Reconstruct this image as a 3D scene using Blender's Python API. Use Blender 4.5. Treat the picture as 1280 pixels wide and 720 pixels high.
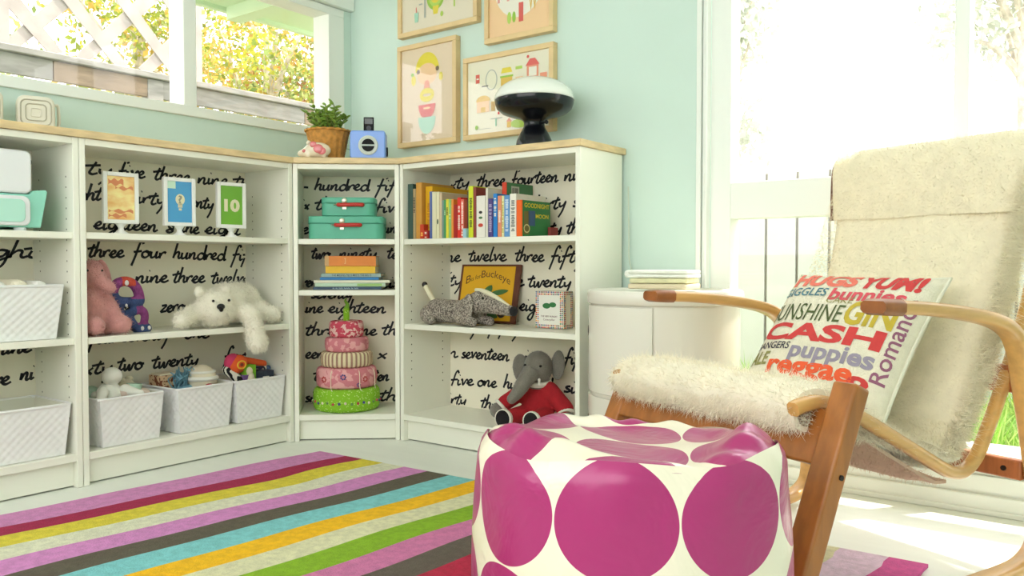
import bpy, bmesh, math, random
import numpy as np
from mathutils import Vector, Matrix, noise as mnoise

scene = bpy.context.scene
for o in list(bpy.data.objects):
    bpy.data.objects.remove(o)

# ------------------------------------------------------------------ camera, world, sun, exposure
YAW, PITCH, FPX = 0.6431, 0.0288, 1018.79
cam_data = bpy.data.cameras.new('camera')
cam = bpy.data.objects.new('camera', cam_data)
scene.collection.objects.link(cam)
cam_data.sensor_width = 36.0
cam_data.lens = FPX * 36.0 / 1280.0
cam_data.clip_start = 0.02
cam.location = (2.815, -2.534, 0.6775)
_R = Vector((math.cos(YAW), math.sin(YAW), 0))
_F = Vector((-math.sin(YAW) * math.cos(PITCH), math.cos(YAW) * math.cos(PITCH), -math.sin(PITCH)))
_U = _R.cross(_F)
cam.matrix_world = Matrix(((_R.x, _U.x, -_F.x, 2.815), (_R.y, _U.y, -_F.y, -2.534), (_R.z, _U.z, -_F.z, 0.6775), (0, 0, 0, 1)))
scene.camera = cam

world = bpy.data.worlds.new('sky')
scene.world = world
world.use_nodes = True
bg = world.node_tree.nodes['Background']
bg.inputs['Color'].default_value = (1.0, 0.98, 0.97, 1)
bg.inputs['Strength'].default_value = 3.0

sun_data = bpy.data.lights.new('sun', 'SUN')
sun_data.energy = 6.5
sun_data.angle = math.radians(1.5)
sun_data.color = (1.0, 0.93, 0.80)
sun = bpy.data.objects.new('sun', sun_data)
scene.collection.objects.link(sun)
SUN_TO = Vector((0.20, 0.27, 0.95)).normalized()
sun.rotation_euler = SUN_TO.to_track_quat('Z', 'Y').to_euler()
sun.location = (3, 3, 6)

vs = scene.view_settings
vs.view_transform = 'Standard'
vs.look = 'None'
vs.gamma = 1.0
vs.use_curve_mapping = False
vs.exposure = 0.47
scene.cycles.max_bounces = 8
scene.cycles.diffuse_bounces = 5
scene.cycles.transparent_max_bounces = 12

# ------------------------------------------------------------------ helpers
COL = scene.collection


def lin(c):
    out = []
    for v in c[:3]:
        v = v / 255.0
        out.append(v / 12.92 if v <= 0.04045 else ((v + 0.055) / 1.055) ** 2.4)
    return (out[0], out[1], out[2], 1.0)


_mats = {}


def M(name, col, rough=0.5, var=0.0, vscale=8.0, bump=0.0, bscale=60.0, metal=0.0, stretch=(1, 1, 1), col2=None, sheen=0.0, spec=0.5, coat=0.0, sss=0.0):
    if name in _mats:
        return _mats[name]
    m = bpy.data.materials.new(name)
    m.use_nodes = True
    nt = m.node_tree
    b = nt.nodes['Principled BSDF']
    b.inputs['Base Color'].default_value = lin(col)
    b.inputs['Roughness'].default_value = rough
    b.inputs['Metallic'].default_value = metal
    b.inputs['Specular IOR Level'].default_value = spec
    b.inputs['Coat Weight'].default_value = coat
    b.inputs['Sheen Weight'].default_value = sheen
    tc = None
    if var > 0 or bump > 0 or col2:
        tc = nt.nodes.new('ShaderNodeTexCoord')
        mp = nt.nodes.new('ShaderNodeMapping')
        mp.inputs['Scale'].default_value = stretch
        nt.links.new(tc.outputs['Object'], mp.inputs['Vector'])
    if var > 0 or col2:
        n = nt.nodes.new('ShaderNodeTexNoise')
        n.inputs['Scale'].default_value = vscale
        n.inputs['Detail'].default_value = 4
        nt.links.new(mp.outputs['Vector'], n.inputs['Vector'])
        r = nt.nodes.new('ShaderNodeValToRGB')
        c = lin(col)
        if col2:
            r.color_ramp.elements[0].color = c
            r.color_ramp.elements[1].color = lin(col2)
        else:
            r.color_ramp.elements[0].color = tuple(max(0, x * (1 - var)) for x in c[:3]) + (1,)
            r.color_ramp.elements[1].color = tuple(min(1, x * (1 + var)) for x in c[:3]) + (1,)
        r.color_ramp.elements[0].position = 0.35
        r.color_ramp.elements[1].position = 0.65
        nt.links.new(n.outputs['Fac'], r.inputs['Fac'])
        nt.links.new(r.outputs['Color'], b.inputs['Base Color'])
    if bump > 0:
        n2 = nt.nodes.new('ShaderNodeTexNoise')
        n2.inputs['Scale'].default_value = bscale
        n2.inputs['Detail'].default_value = 3
        nt.links.new(mp.outputs['Vector'], n2.inputs['Vector'])
        bp = nt.nodes.new('ShaderNodeBump')
        bp.inputs['Strength'].default_value = bump
        bp.inputs['Distance'].default_value = 0.01
        nt.links.new(n2.outputs['Fac'], bp.inputs['Height'])
        nt.links.new(bp.outputs['Normal'], b.inputs['Normal'])
    _mats[name] = m
    return m


def glass_mat(name, refl=0.12):
    if name in _mats:
        return _mats[name]
    m = bpy.data.materials.new(name)
    m.use_nodes = True
    nt = m.node_tree
    nt.nodes.remove(nt.nodes['Principled BSDF'])
    out = nt.nodes['Material Output']
    tr = nt.nodes.new('ShaderNodeBsdfTransparent')
    gl = nt.nodes.new('ShaderNodeBsdfGlossy')
    gl.inputs['Roughness'].default_value = 0.02
    lw = nt.nodes.new('ShaderNodeLayerWeight')
    lw.inputs['Blend'].default_value = 0.3
    fr = nt.nodes.new('ShaderNodeMath')
    fr.operation = 'MULTIPLY_ADD'
    fr.inputs[1].default_value = refl
    fr.inputs[2].default_value = 0.02
    nt.links.new(lw.outputs['Facing'], fr.inputs[0])
    mx = nt.nodes.new('ShaderNodeMixShader')
    nt.links.new(fr.outputs[0], mx.inputs['Fac'])
    nt.links.new(tr.outputs['BSDF'], mx.inputs[1])
    nt.links.new(gl.outputs['BSDF'], mx.inputs[2])
    nt.links.new(mx.outputs['Shader'], out.inputs['Surface'])
    _mats[name] = m
    return m


def leaf_mat(name, col, var=0.3):
    if name in _mats:
        return _mats[name]
    m = M(name, col, 0.55, var=var, vscale=5.0)
    nt = m.node_tree
    b = nt.nodes['Principled BSDF']
    out = nt.nodes['Material Output']
    tl = nt.nodes.new('ShaderNodeBsdfTranslucent')
    tl.inputs['Color'].default_value = lin(col)
    mx = nt.nodes.new('ShaderNodeMixShader')
    mx.inputs['Fac'].default_value = 0.4
    nt.links.new(b.outputs['BSDF'], mx.inputs[1])
    nt.links.new(tl.outputs['BSDF'], mx.inputs[2])
    nt.links.new(mx.outputs['Shader'], out.inputs['Surface'])
    return m


class MB:
    """collects geometry, builds ONE mesh object"""

    def __init__(self):
        self.v, self.f, self.mi = [], [], []

    def add(self, verts, faces, mi=0, mat=None):
        o = len(self.v)
        if mat is not None:
            verts = [mat @ Vector(p) for p in verts]
        self.v.extend([tuple(p) for p in verts])
        self.f.extend([tuple(i + o for i in q) for q in faces])
        self.mi.extend([mi] * len(faces))
        return self

    def box(self, a, b, mi=0, mat=None):
        x0, y0, z0 = [min(a[i], b[i]) for i in range(3)]
        x1, y1, z1 = [max(a[i], b[i]) for i in range(3)]
        v = [(x0, y0, z0), (x1, y0, z0), (x1, y1, z0), (x0, y1, z0), (x0, y0, z1), (x1, y0, z1), (x1, y1, z1), (x0, y1, z1)]
        f = [(0, 3, 2, 1), (4, 5, 6, 7), (0, 1, 5, 4), (1, 2, 6, 5), (2, 3, 7, 6), (3, 0, 4, 7)]
        return self.add(v, f, mi, mat)

    def prism(self, pts, h0, h1, mi=0, mat=None):
        """polygon in XY extruded in Z (pts counter-clockwise)"""
        n = len(pts)
        v = [(p[0], p[1], h0) for p in pts] + [(p[0], p[1], h1) for p in pts]
        f = [tuple(range(n - 1, -1, -1)), tuple(range(n, 2 * n))]
        f += [(i, (i + 1) % n, n + (i + 1) % n, n + i) for i in range(n)]
        return self.add(v, f, mi, mat)

    def lathe(self, prof, n=32, mi=0, mat=None, cap=True, fn=None):
        v, f = [], []
        for (r, z) in prof:
            for k in range(n):
                a = 2 * math.pi * k / n
                rr = r if fn is None else fn(r, z, a)
                v.append((rr * math.cos(a), rr * math.sin(a), z))
        m = len(prof)
        for i in range(m - 1):
            for k in range(n):
                k2 = (k + 1) % n
                f.append((i * n + k, i * n + k2, (i + 1) * n + k2, (i + 1) * n + k))
        if cap:
            f.append(tuple(range(n - 1, -1, -1)))
            f.append(tuple((m - 1) * n + k for k in range(n)))
        return self.add(v, f, mi, mat)

    def tube(self, pts, r, n=10, mi=0, mat=None, closed=False):
        pts = [Vector(p) for p in pts]
        m = len(pts)
        rs = r if isinstance(r, (list, tuple)) else [r] * m
        v, f = [], []
        prev = None
        for i, p in enumerate(pts):
            if closed:
                t = (pts[(i + 1) % m] - pts[i - 1]).normalized()
            else:
                t = (pts[min(i + 1, m - 1)] - pts[max(i - 1, 0)]).normalized()
            if prev is None:
                a = Vector((0, 0, 1)) if abs(t.z) < 0.9 else Vector((1, 0, 0))
                nrm = t.cross(a).normalized()
            else:
                nrm = (prev - t * prev.dot(t)).normalized()
            prev = nrm
            bn = t.cross(nrm)
            for k in range(n):
                a = 2 * math.pi * k / n
                v.append(p + (nrm * math.cos(a) + bn * math.sin(a)) * rs[i])
        rng = m if closed else m - 1
        for i in range(rng):
            j = (i + 1) % m
            for k in range(n):
                k2 = (k + 1) % n
                f.append((i * n + k, i * n + k2, j * n + k2, j * n + k))
        if not closed:
            f.append(tuple(range(n - 1, -1, -1)))
            f.append(tuple((m - 1) * n + k for k in range(n)))
        return self.add(v, f, mi, mat)

    def ball(self, c, r, mi=0, mat=None, n=16, m=10, rot=None):
        """ellipsoid"""
        if not isinstance(r, (list, tuple)):
            r = (r, r, r)
        v = [Vector((0, 0, -1))]
        for i in range(1, m):
            ph = -math.pi / 2 + math.pi * i / m
            for k in range(n):
                a = 2 * math.pi * k / n
                v.append(Vector((math.cos(ph) * math.cos(a), math.cos(ph) * math.sin(a), math.sin(ph))))
        v.append(Vector((0, 0, 1)))
        f = []
        for k in range(n):
            f.append((0, 1 + (k + 1) % n, 1 + k))
        for i in range(m - 2):
            for k in range(n):
                a = 1 + i * n + k
                b = 1 + i * n + (k + 1) % n
                f.append((a, b, b + n, a + n))
        top = len(v) - 1
        base = 1 + (m - 2) * n
        for k in range(n):
            f.append((base + k, base + (k + 1) % n, top))
        S = Matrix.Diagonal((r[0], r[1], r[2], 1))
        X = Matrix.Translation(Vector(c)) @ (rot.to_4x4() if rot is not None else Matrix.Identity(4)) @ S
        v = [X @ p for p in v]
        return self.add(v, f, mi, mat)

    def capsule(self, p0, p1, r0, r1, mi=0, mat=None, n=14):
        p0, p1 = Vector(p0), Vector(p1)
        d = (p1 - p0).normalized()
        pts, rs = [], []
        for k in range(5):
            a = math.pi / 2 * k / 4
            pts.append(p0 - d * r0 * math.cos(a))
            rs.append(max(r0 * math.sin(a), r0 * 0.05))
        for k in range(5):
            a = math.pi / 2 * k / 4
            pts.append(p1 + d * r1 * math.sin(a))
            rs.append(max(r1 * math.cos(a), r1 * 0.05))
        return self.tube(pts, rs, n, mi, mat)

    def build(self, name, mats, parent=None, smooth=False, bevel=0.0, seg=2, angle=40, subsurf=0):
        me = bpy.data.meshes.new(name)
        me.from_pydata(self.v, [], self.f)
        if not isinstance(mats, (list, tuple)):
            mats = [mats]
        for m in mats:
            me.materials.append(m)
        if len(mats) > 1:
            me.polygons.foreach_set('material_index', self.mi)
        me.update()
        return link_mesh(name, me, parent, smooth, bevel, seg, angle, subsurf)


def link_mesh(name, me, parent=None, smooth=False, bevel=0.0, seg=2, angle=40, subsurf=0):
    if smooth or bevel > 0:
        me.polygons.foreach_set('use_smooth', [True] * len(me.polygons))
        try:
            me.set_sharp_from_angle(angle=math.radians(angle))
        except Exception:
            pass
    o = bpy.data.objects.new(name, me)
    COL.objects.link(o)
    if parent is not None:
        o.parent = parent
    if bevel > 0:
        b = o.modifiers.new('bevel', 'BEVEL')
        b.width = bevel
        b.segments = seg
        b.limit_method = 'ANGLE'
        b.angle_limit = math.radians(35)
        b.harden_normals = False
    if subsurf:
        s = o.modifiers.new('sub', 'SUBSURF')
        s.levels = subsurf
        s.render_levels = subsurf
    return o


def tag(o, label=None, cat=None, group=None, kind=None):
    if label:
        o['label'] = label
    if cat:
        o['category'] = cat
    if group:
        o['group'] = group
    if kind:
        o['kind'] = kind
    return o


def thing(name, label, cat, loc=(0, 0, 0), rz=0.0, group=None, kind=None, rot=None):
    o = bpy.data.objects.new(name, None)
    o.empty_display_size = 0.05
    COL.objects.link(o)
    o.location = loc
    o.rotation_euler = rot if rot is not None else (0, 0, rz)
    return tag(o, label, cat, group, kind)


def copy_tree(o, parent=None):
    c = o.copy()
    COL.objects.link(c)
    if parent is not None:
        c.parent = parent
    for ch in list(o.children):
        copy_tree(ch, c)
    return c


def evaluated(o):
    bpy.context.view_layer.update()
    dg = bpy.context.evaluated_depsgraph_get()
    return bpy.data.meshes.new_from_object(o.evaluated_get(dg))


def blob(mb, voxel=0.006, smooth_it=6):
    """fuse overlapping shapes into one continuous skin; returns (verts, faces)"""
    o = mb.build('tmp', M('tmp_mat', (128, 128, 128)))
    r = o.modifiers.new('r', 'REMESH')
    r.mode = 'VOXEL'
    r.voxel_size = voxel
    s = o.modifiers.new('s', 'SMOOTH')
    s.iterations = smooth_it
    s.factor = 0.6
    me = evaluated(o)
    v = [tuple(p.co) for p in me.vertices]
    f = [tuple(p.vertices) for p in me.polygons]
    od = o.data
    bpy.data.objects.remove(o)
    bpy.data.meshes.remove(od)
    bpy.data.meshes.remove(me)
    return v, f


def fur(mb, verts, faces, n, length, width, seed=1, comb=(0, 0, 0), mess=0.5, mi=0, mask=None, lift=1.0):
    """adds n tapering strands rooted on the given surface"""
    rng = np.random.default_rng(seed)
    V = np.array(verts, dtype=float)
    tris = []
    for q in faces:
        for k in range(1, len(q) - 1):
            tris.append((q[0], q[k], q[k + 1]))
    T = np.array(tris)
    A, B, C_ = V[T[:, 0]], V[T[:, 1]], V[T[:, 2]]
    N = np.cross(B - A, C_ - A)
    ar = np.linalg.norm(N, axis=1)
    N = N / np.maximum(ar[:, None], 1e-12)
    if mask is not None:
        cen = (A + B + C_) / 3
        ar = ar * np.array([mask(c, nn) for c, nn in zip(cen, N)])
    pick = rng.choice(len(T), size=n, p=ar / ar.sum())
    r1 = np.sqrt(rng.random(n))[:, None]
    r2 = rng.random(n)[:, None]
    P = A[pick] * (1 - r1) + B[pick] * r1 * (1 - r2) + C_[pick] * r1 * r2
    D = N[pick] * lift + rng.normal(size=(n, 3)) * mess + np.array(comb)[None, :]
    D /= np.linalg.norm(D, axis=1)[:, None]
    L = length * (0.6 + 0.8 * rng.random(n))[:, None]
    S = np.cross(D, rng.normal(size=(n, 3)))
    S /= np.linalg.norm(S, axis=1)[:, None]
    P = P - N[pick] * 0.002
    Bn = rng.normal(size=(n, 3)) * 0.35
    mid = P + D * L * 0.5
    tip = P + (D + Bn) * L
    w = width
    vv = np.stack([P - S * w, P + S * w, mid + S * w * 0.8, mid - S * w * 0.8, tip], axis=1).reshape(-1, 3)
    base = np.arange(n) * 5
    ff = []
    for b in base.tolist():
        ff.append((b, b + 1, b + 2, b + 3))
        ff.append((b + 3, b + 2, b + 4))
    mb.add(vv.tolist(), ff, mi)


def smooth_path(pts, sub=6, closed=False):
    P = [Vector(p) for p in pts]
    n = len(P)
    out = []
    rng = n if closed else n - 1
    for i in range(rng):
        if closed:
            a, b, c, d = P[i - 1], P[i], P[(i + 1) % n], P[(i + 2) % n]
        else:
            b, c = P[i], P[i + 1]
            a = P[i - 1] if i > 0 else b * 2 - c
            d = P[i + 2] if i + 2 < n else c * 2 - b
        for k in range(sub):
            t = k / sub
            out.append(0.5 * ((2 * b) + (c - a) * t + (2 * a - 5 * b + 4 * c - d) * t * t + (3 * b - a - 3 * c + d) * t ** 3))
    if not closed:
        out.append(P[-1])
    return out


def sweep_flat(mb, path, l0, l1, thick, mi=0, round_=0.25, off=0.0):
    """bent strip: path of (s, z) in the Y-Z plane, strip runs from X=l0 to X=l1"""
    pts = [Vector((0, p[0], p[1])) for p in path]
    m = len(pts)
    th = thick if isinstance(thick, (list, tuple)) else [thick] * m
    v, f = [], []
    for i, p in enumerate(pts):
        t = (pts[min(i + 1, m - 1)] - pts[max(i - 1, 0)]).normalized()
        nn = Vector((0, -t.z, t.y))
        h = th[i] / 2
        c = min(h, (l1 - l0) / 2) * round_
        sec = [(l0 + c, -h), (l1 - c, -h), (l1, -h + c), (l1, h - c), (l1 - c, h), (l0 + c, h), (l0, h - c), (l0, -h + c)]
        for (x, q) in sec:
            w = p + nn * (q + off)
            v.append((x, w.y, w.z))
    k = 8
    for i in range(m - 1):
        for j in range(k):
            j2 = (j + 1) % k
            f.append((i * k + j, i * k + j2, (i + 1) * k + j2, (i + 1) * k + j))
    f.append(tuple(range(k - 1, -1, -1)))
    f.append(tuple((m - 1) * k + j for j in range(k)))
    mb.add(v, f, mi)


def text_geo(body, bold=0.0, spacing=1.0):
    """flat letters as (verts2d, faces), normalised so cap height is about 0.7"""
    cu = bpy.data.curves.new('t', 'FONT')
    cu.body = body
    cu.size = 1.0
    cu.offset = bold
    cu.space_character = spacing
    cu.resolution_u = 3
    o = bpy.data.objects.new('t', cu)
    COL.objects.link(o)
    me = evaluated(o)
    v = [(p.co.x, p.co.y) for p in me.vertices]
    f = [tuple(p.vertices) for p in me.polygons]
    bpy.data.objects.remove(o)
    bpy.data.curves.remove(cu)
    bpy.data.meshes.remove(me)
    return v, f


def add_text(mb, body, x0, x1, y0, y1, place, mi=0, bold=0.0, arc=None, spacing=1.0):
    """letters stretched into the rectangle x0..x1, y0..y1; place(x, y) -> 3D"""
    v, f = text_geo(body, bold, spacing)
    if not v:
        return
    ax, bx = min(p[0] for p in v), max(p[0] for p in v)
    ay, by = min(p[1] for p in v), max(p[1] for p in v)
    out = []
    for p in v:
        x = x0 + (p[0] - ax) / (bx - ax) * (x1 - x0)
        y = y0 + (p[1] - ay) / (by - ay) * (y1 - y0)
        if arc:
            y += arc((x - x0) / (x1 - x0))
        out.append(place(x, y))
    mb.add(out, f, mi)


def ellipse(cx, cy, rx, ry, n=24, a0=0, a1=360):
    full = abs(a1 - a0) >= 360
    k = n if full else n + 1
    return [(cx + rx * math.cos(math.radians(a0 + (a1 - a0) * i / n)), cy + ry * math.sin(math.radians(a0 + (a1 - a0) * i / n))) for i in range(k)]


def rect(x0, y0, x1, y1):
    return [(x0, y0), (x1, y0), (x1, y1), (x0, y1)]


def ring2(mb, place, cx, cy, rx, ry, w, mi, a0=0, a1=360, n=28):
    o = ellipse(cx, cy, rx, ry, n, a0, a1)
    i_ = ellipse(cx, cy, rx - w, ry - w, n, a0, a1)
    k = len(o)
    v = [place(*p) for p in o] + [place(*p) for p in i_]
    full = abs(a1 - a0) >= 360
    f = [(j, (j + 1) % k, k + (j + 1) % k, k + j) for j in range(k if full else k - 1)]
    mb.add(v, f, mi)


def poly(mb, place, pts, mi):
    mb.add([place(*p) for p in pts], [tuple(range(len(pts)))], mi)


# ---- handwriting: one pen stroke per glyph part
GL = {
    'd': (1.0, [[(.75, .85), (.4, 1), (.1, .6), (.15, .12), (.45, .02), (.75, .5), (.95, 2.0)], [(.95, 2.0), (.82, .5), (.88, .05), (1.1, .2)]]),
    'e': (.72, [[(-.1, .3), (.4, .55), (.52, .85), (.33, 1), (.1, .65), (.14, .2), (.42, .02), (.8, .3)]]),
    'f': (.75, [[(.85, 1.75), (.68, 2.05), (.45, 1.7), (.2, .3), (-.1, -.9)], [(-.05, .8), (.75, .98)]]),
    'g': (.85, [[(.7, .9), (.35, 1), (.1, .6), (.2, .15), (.5, .2), (.75, .9), (.6, -.5), (.3, -1), (.0, -.8), (.3, -.3), (.95, .2)]]),
    'h': (.85, [[(.3, 2.0), (.12, 1), (.0, 0)], [(.05, .4), (.35, .95), (.58, .85), (.55, .3), (.66, .02), (.9, .2)]]),
    'i': (.42, [[(.1, .95), (.08, .3), (.18, .02), (.42, .25)], [(.2, 1.5), (.27, 1.56)]]),
    'l': (.45, [[(.35, 2), (.12, 1), (.1, .2), (.22, .02), (.48, .3)]]),
    'n': (.9, [[(.05, .95), (.03, 0)], [(.05, .15), (.3, .85), (.5, .95), (.57, .7), (.54, .2), (.66, .02), (.92, .25)]]),
    'o': (.9, [[(.45, 1), (.12, .75), (.1, .25), (.4, .02), (.72, .35), (.65, .85), (.42, 1), (.6, .85), (.95, .85)]]),
    'r': (.65, [[(.05, .9), (.06, 0)], [(.06, .25), (.25, .8), (.48, .97), (.65, .82)]]),
    's': (.62, [[(.55, .95), (.2, .85), (.25, .6), (.5, .35), (.4, .05), (.02, .08)], [(.4, .05), (.65, .25)]]),
    't': (.55, [[(.42, 1.6), (.2, .8), (.12, .25), (.28, .02), (.55, .25)], [(-.2, 1.1), (.65, 1.3)]]),
    'u': (.9, [[(.08, .95), (.05, .3), (.2, .02), (.5, .3), (.62, .95), (.58, .2), (.7, .02), (.92, .25)]]),
    'v': (.75, [[(-.02, .85), (.14, .95), (.28, .05), (.6, .95), (.8, .85)]]),
    'w': (1.1, [[(.05, .95), (.1, .1), (.28, .05), (.5, .8), (.55, .1), (.72, .05), (.95, .95), (1.15, .85)]]),
    'x': (.75, [[(.05, .95), (.6, .02)], [(.65, .98), (-.02, .0)]]),
    'y': (.8, [[(.08, .95), (.1, .4), (.3, .3), (.55, .6), (.68, .95), (.45, -.3), (.1, -1.0)]]),
    'z': (.75, [[(.05, .95), (.62, .95), (.05, .05), (.72, .12)]]),
    '.': (.3, [[(.05, .05), (.14, .1)]]),
    '-': (.5, [[(.0, .5), (.45, .45)]]),
    '&': (.9, [[(.7, .9), (.3, 1.2), (.2, .9), (.6, .3), (.3, .0), (.05, .3), (.7, .7)]]),
}


def write_word(mb, word, x0, z0, x1, z1, y, xh=0.0235, slant=0.30, pen=0.0092, seed=0):
    rnd = random.Random(sum(ord(c) * (i + 3) for i, c in enumerate(word)) + seed)
    total = sum(GL[c][0] for c in word)
    sx = (x1 - x0) / total
    pos = 0.0
    for c in word:
        adv, strokes = GL[c]
        jy = rnd.uniform(-.06, .06)
        for st in strokes:
            P = []
            for (px, py) in st:
                X = x0 + (pos + px) * sx + slant * py * xh * 0.6
                fr = (pos + px) / total
                Z = z0 + (z1 - z0) * fr + ((py if 0 <= py <= 1 else (1 + (py - 1) * 1.4 if py > 1 else py * 1.4)) + jy) * xh
                P.append((X, Z, 0))
            S = smooth_path(P, 6)
            n = len(S)
            v, f = [], []
            for i, p in enumerate(S):
                t = (S[min(i + 1, n - 1)] - S[max(i - 1, 0)])
                if t.length < 1e-9:
                    t = Vector((1, 0, 0))
                t.normalize()
                ang = math.atan2(t.y, t.x)
                w = pen * (0.34 + 0.22 * abs(math.sin(ang - math.radians(35))))
                nn = Vector((-t.y, t.x, 0)) * w
                a, b = p + nn, p - nn
                v.append((a.x, y, a.y))
                v.append((b.x, y, b.y))
            for i in range(n - 1):
                f.append((2 * i, 2 * i + 1, 2 * i + 3, 2 * i + 2))
            mb.add(v, f)
        pos += adv


def parse_words(s):
    out = []
    for w in s.split(';'):
        a = w.split(' ')
        out.append((a[0],) + tuple(float(q) for q in a[1:]))
    return out


# ------------------------------------------------------------------ materials used widely
m_wall = M('mint_wall_paint', (206, 227, 218), 0.75, var=0.02, vscale=3)
m_white = M('white_paint', (238, 240, 234), 0.4)
m_trim = M('white_trim_paint', (236, 240, 234), 0.45)
m_case = M('white_melamine', (242, 242, 228), 0.38, var=0.01, vscale=4)
m_paper = M('cream_wallpaper', (242, 237, 216), 0.7, var=0.02, vscale=3)
m_ink = M('black_ink', (22, 24, 30), 0.6)
m_side = M('white_melamine_drilled', (242, 242, 228), 0.38)


def drill(m):
    """rows of shelf-pin holes, in the panel's own coordinates"""
    nt = m.node_tree
    tc = nt.nodes.new('ShaderNodeTexCoord')
    sep = nt.nodes.new('ShaderNodeSeparateXYZ')
    nt.links.new(tc.outputs['Object'], sep.inputs[0])

    def mm(op, a, b=None):
        n = nt.nodes.new('ShaderNodeMath')
        n.operation = op
        for i, x in enumerate((a, b)):
            if x is None:
                continue
            if isinstance(x, (int, float)):
                n.inputs[i].default_value = x
            else:
                nt.links.new(x, n.inputs[i])
        return n.outputs[0]
    dz = mm('MULTIPLY', mm('SUBTRACT', mm('FRACT', mm('DIVIDE', sep.outputs['Z'], 0.032)), 0.5), 0.032)
    ya = mm('ABSOLUTE', mm('SUBTRACT', mm('ABSOLUTE', mm('SUBTRACT', sep.outputs['Y'], 0.135)), 0.090))
    d = mm('SQRT', mm('ADD', mm('MULTIPLY', dz, dz), mm('MULTIPLY', ya, ya)))
    ins = mm('LESS_THAN', d, 0.0027)
    ins = mm('MULTIPLY', ins, mm('GREATER_THAN', sep.outputs['Z'], 0.19))
    ins = mm('MULTIPLY', ins, mm('LESS_THAN', sep.outputs['Z'], 0.97))
    mx = nt.nodes.new('ShaderNodeMix')
    mx.data_type = 'RGBA'
    nt.links.new(ins, mx.inputs['Factor'])
    mx.inputs['A'].default_value = lin((242, 242, 228))
    mx.inputs['B'].default_value = lin((70, 66, 52))
    nt.links.new(mx.outputs['Result'], nt.nodes['Principled BSDF'].inputs['Base Color'])


drill(m_side)
m_glass = glass_mat('window_glass')

# ------------------------------------------------------------------ SETTING
RX, RY, CH = 3.95, -3.45, 2.45       # right wall, open rear end, ceiling height


def struct(name, mb, mats, **k):
    o = mb.build(name, mats, **k)
    o['kind'] = 'structure'
    return o


# floor: white painted boards
m_floor = M('white_painted_floor', (232, 236, 228), 0.28, var=0.02, vscale=2.5, stretch=(1, 6, 1))
nt = m_floor.node_tree
_b = nt.nodes['Principled BSDF']
_tc = nt.nodes.new('ShaderNodeTexCoord')
_sep = nt.nodes.new('ShaderNodeSeparateXYZ')
nt.links.new(_tc.outputs['Object'], _sep.inputs[0])
_mul = nt.nodes.new('ShaderNodeMath'); _mul.operation = 'MULTIPLY'; _mul.inputs[1].default_value = 1 / 0.22
nt.links.new(_sep.outputs['Y'], _mul.inputs[0])
_fr = nt.nodes.new('ShaderNodeMath'); _fr.operation = 'FRACT'
nt.links.new(_mul.outputs[0], _fr.inputs[0])
_lt = nt.nodes.new('ShaderNodeMath'); _lt.operation = 'LESS_THAN'; _lt.inputs[1].default_value = 0.012
nt.links.new(_fr.outputs[0], _lt.inputs[0])
_bp = nt.nodes.new('ShaderNodeBump'); _bp.invert = True; _bp.inputs['Strength'].default_value = 0.5; _bp.inputs['Distance'].default_value = 0.003
nt.links.new(_lt.outputs[0], _bp.inputs['Height'])
nt.links.new(_bp.outputs['Normal'], _b.inputs['Normal'])
struct('floor', MB().box((-0.12, RY, -0.08), (RX + 0.1, 0.12, 0)), m_floor)
m_ceil = M('ceiling_paint', (240, 240, 234), 0.8)
struct('ceiling', MB().box((-0.12, RY, CH), (RX + 0.1, 0.12, CH + 0.1)), m_ceil)

# wall A (left, x = 0) with its window opening
WY0, WY1, WZ0, WZ1 = -1.52, -0.05, 1.235, 1.81
w = MB()
w.box((-0.12, RY, 0), (0, 0.12, WZ0))
w.box((-0.12, RY, WZ1), (0, 0.12, CH))
w.box((-0.12, RY, WZ0), (0, WY0, WZ1))
w.box((-0.12, WY1, WZ0), (0, 0.12, WZ1))
struct('wall_left', w, m_wall)
# wall B (back, y = 0)
BX0, BX1, BZ0, BZ1 = 1.70, 3.35, 0.10, 2.12
w = MB()
w.box((0.0005, 0, 0), (BX0, 0.12, CH))
w.box((BX0, 0, BZ1), (RX, 0.12, CH))
w.box((BX1, 0, 0), (RX, 0.12, BZ1))
struct('wall_back', w, m_wall)
struct('wall_below_window', MB().box((BX0, 0.0, 0), (BX1, 0.12, BZ0)), m_trim)
# unseen rear wall, added with a broad opening to limit the fill light
w = MB()
w.box((-0.12, RY - 0.1, 0), (0.35, RY, CH)).box((3.6, RY - 0.1, 0), (RX + 0.1, RY, CH)).box((0.35, RY - 0.1, 0), (3.6, RY, 0.75)).box((0.35, RY - 0.1, 2.15), (3.6, RY, CH))
struct('wall_rear', w, m_wall)
struct('wall_right', MB().box((RX, RY, 0), (RX + 0.1, 0.12, CH)), m_wall)  # unseen wall, added to stop sun pouring in from this side

# window_1: frame in the left wall
w = MB()
xo, xi = -0.09, 0.014
w.box((xo, WY0, WZ0 - 0.002), (xi, WY1 + 0.004, WZ0 + 0.036))          # bottom rail
w.box((xo, WY0, 1.775), (xi, WY1 + 0.004, WZ1))                        # top rail
w.box((xo, -0.134, WZ0 + 0.034), (xi, WY1 + 0.004, 1.777))            # right stile
w.box((xo, WY0, WZ0 + 0.034), (xi, -1.47, 1.777))                      # left stile
w.box((xo, -0.824, WZ0 + 0.034), (xi - 0.003, -0.772, 1.777))          # mullion
win1 = struct('window_1', w, m_trim, bevel=0.003)
for (y0, y1) in ((-1.47, -0.824), (-0.772, -0.134)):
    MB().box((-0.05, y0, WZ0 + 0.03), (-0.046, y1, 1.777)).build('pane', m_glass, win1)
# white header beam over the window, up to the corner
struct('trim_1', MB().box((0.0, RY + 0.05, 1.812), (0.035, -0.002, 2.05)), m_trim, bevel=0.003)
struct('trim_2', MB().box((0.0, -0.048, 1.20), (0.008, -0.001, 1.811)), m_wall)

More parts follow.
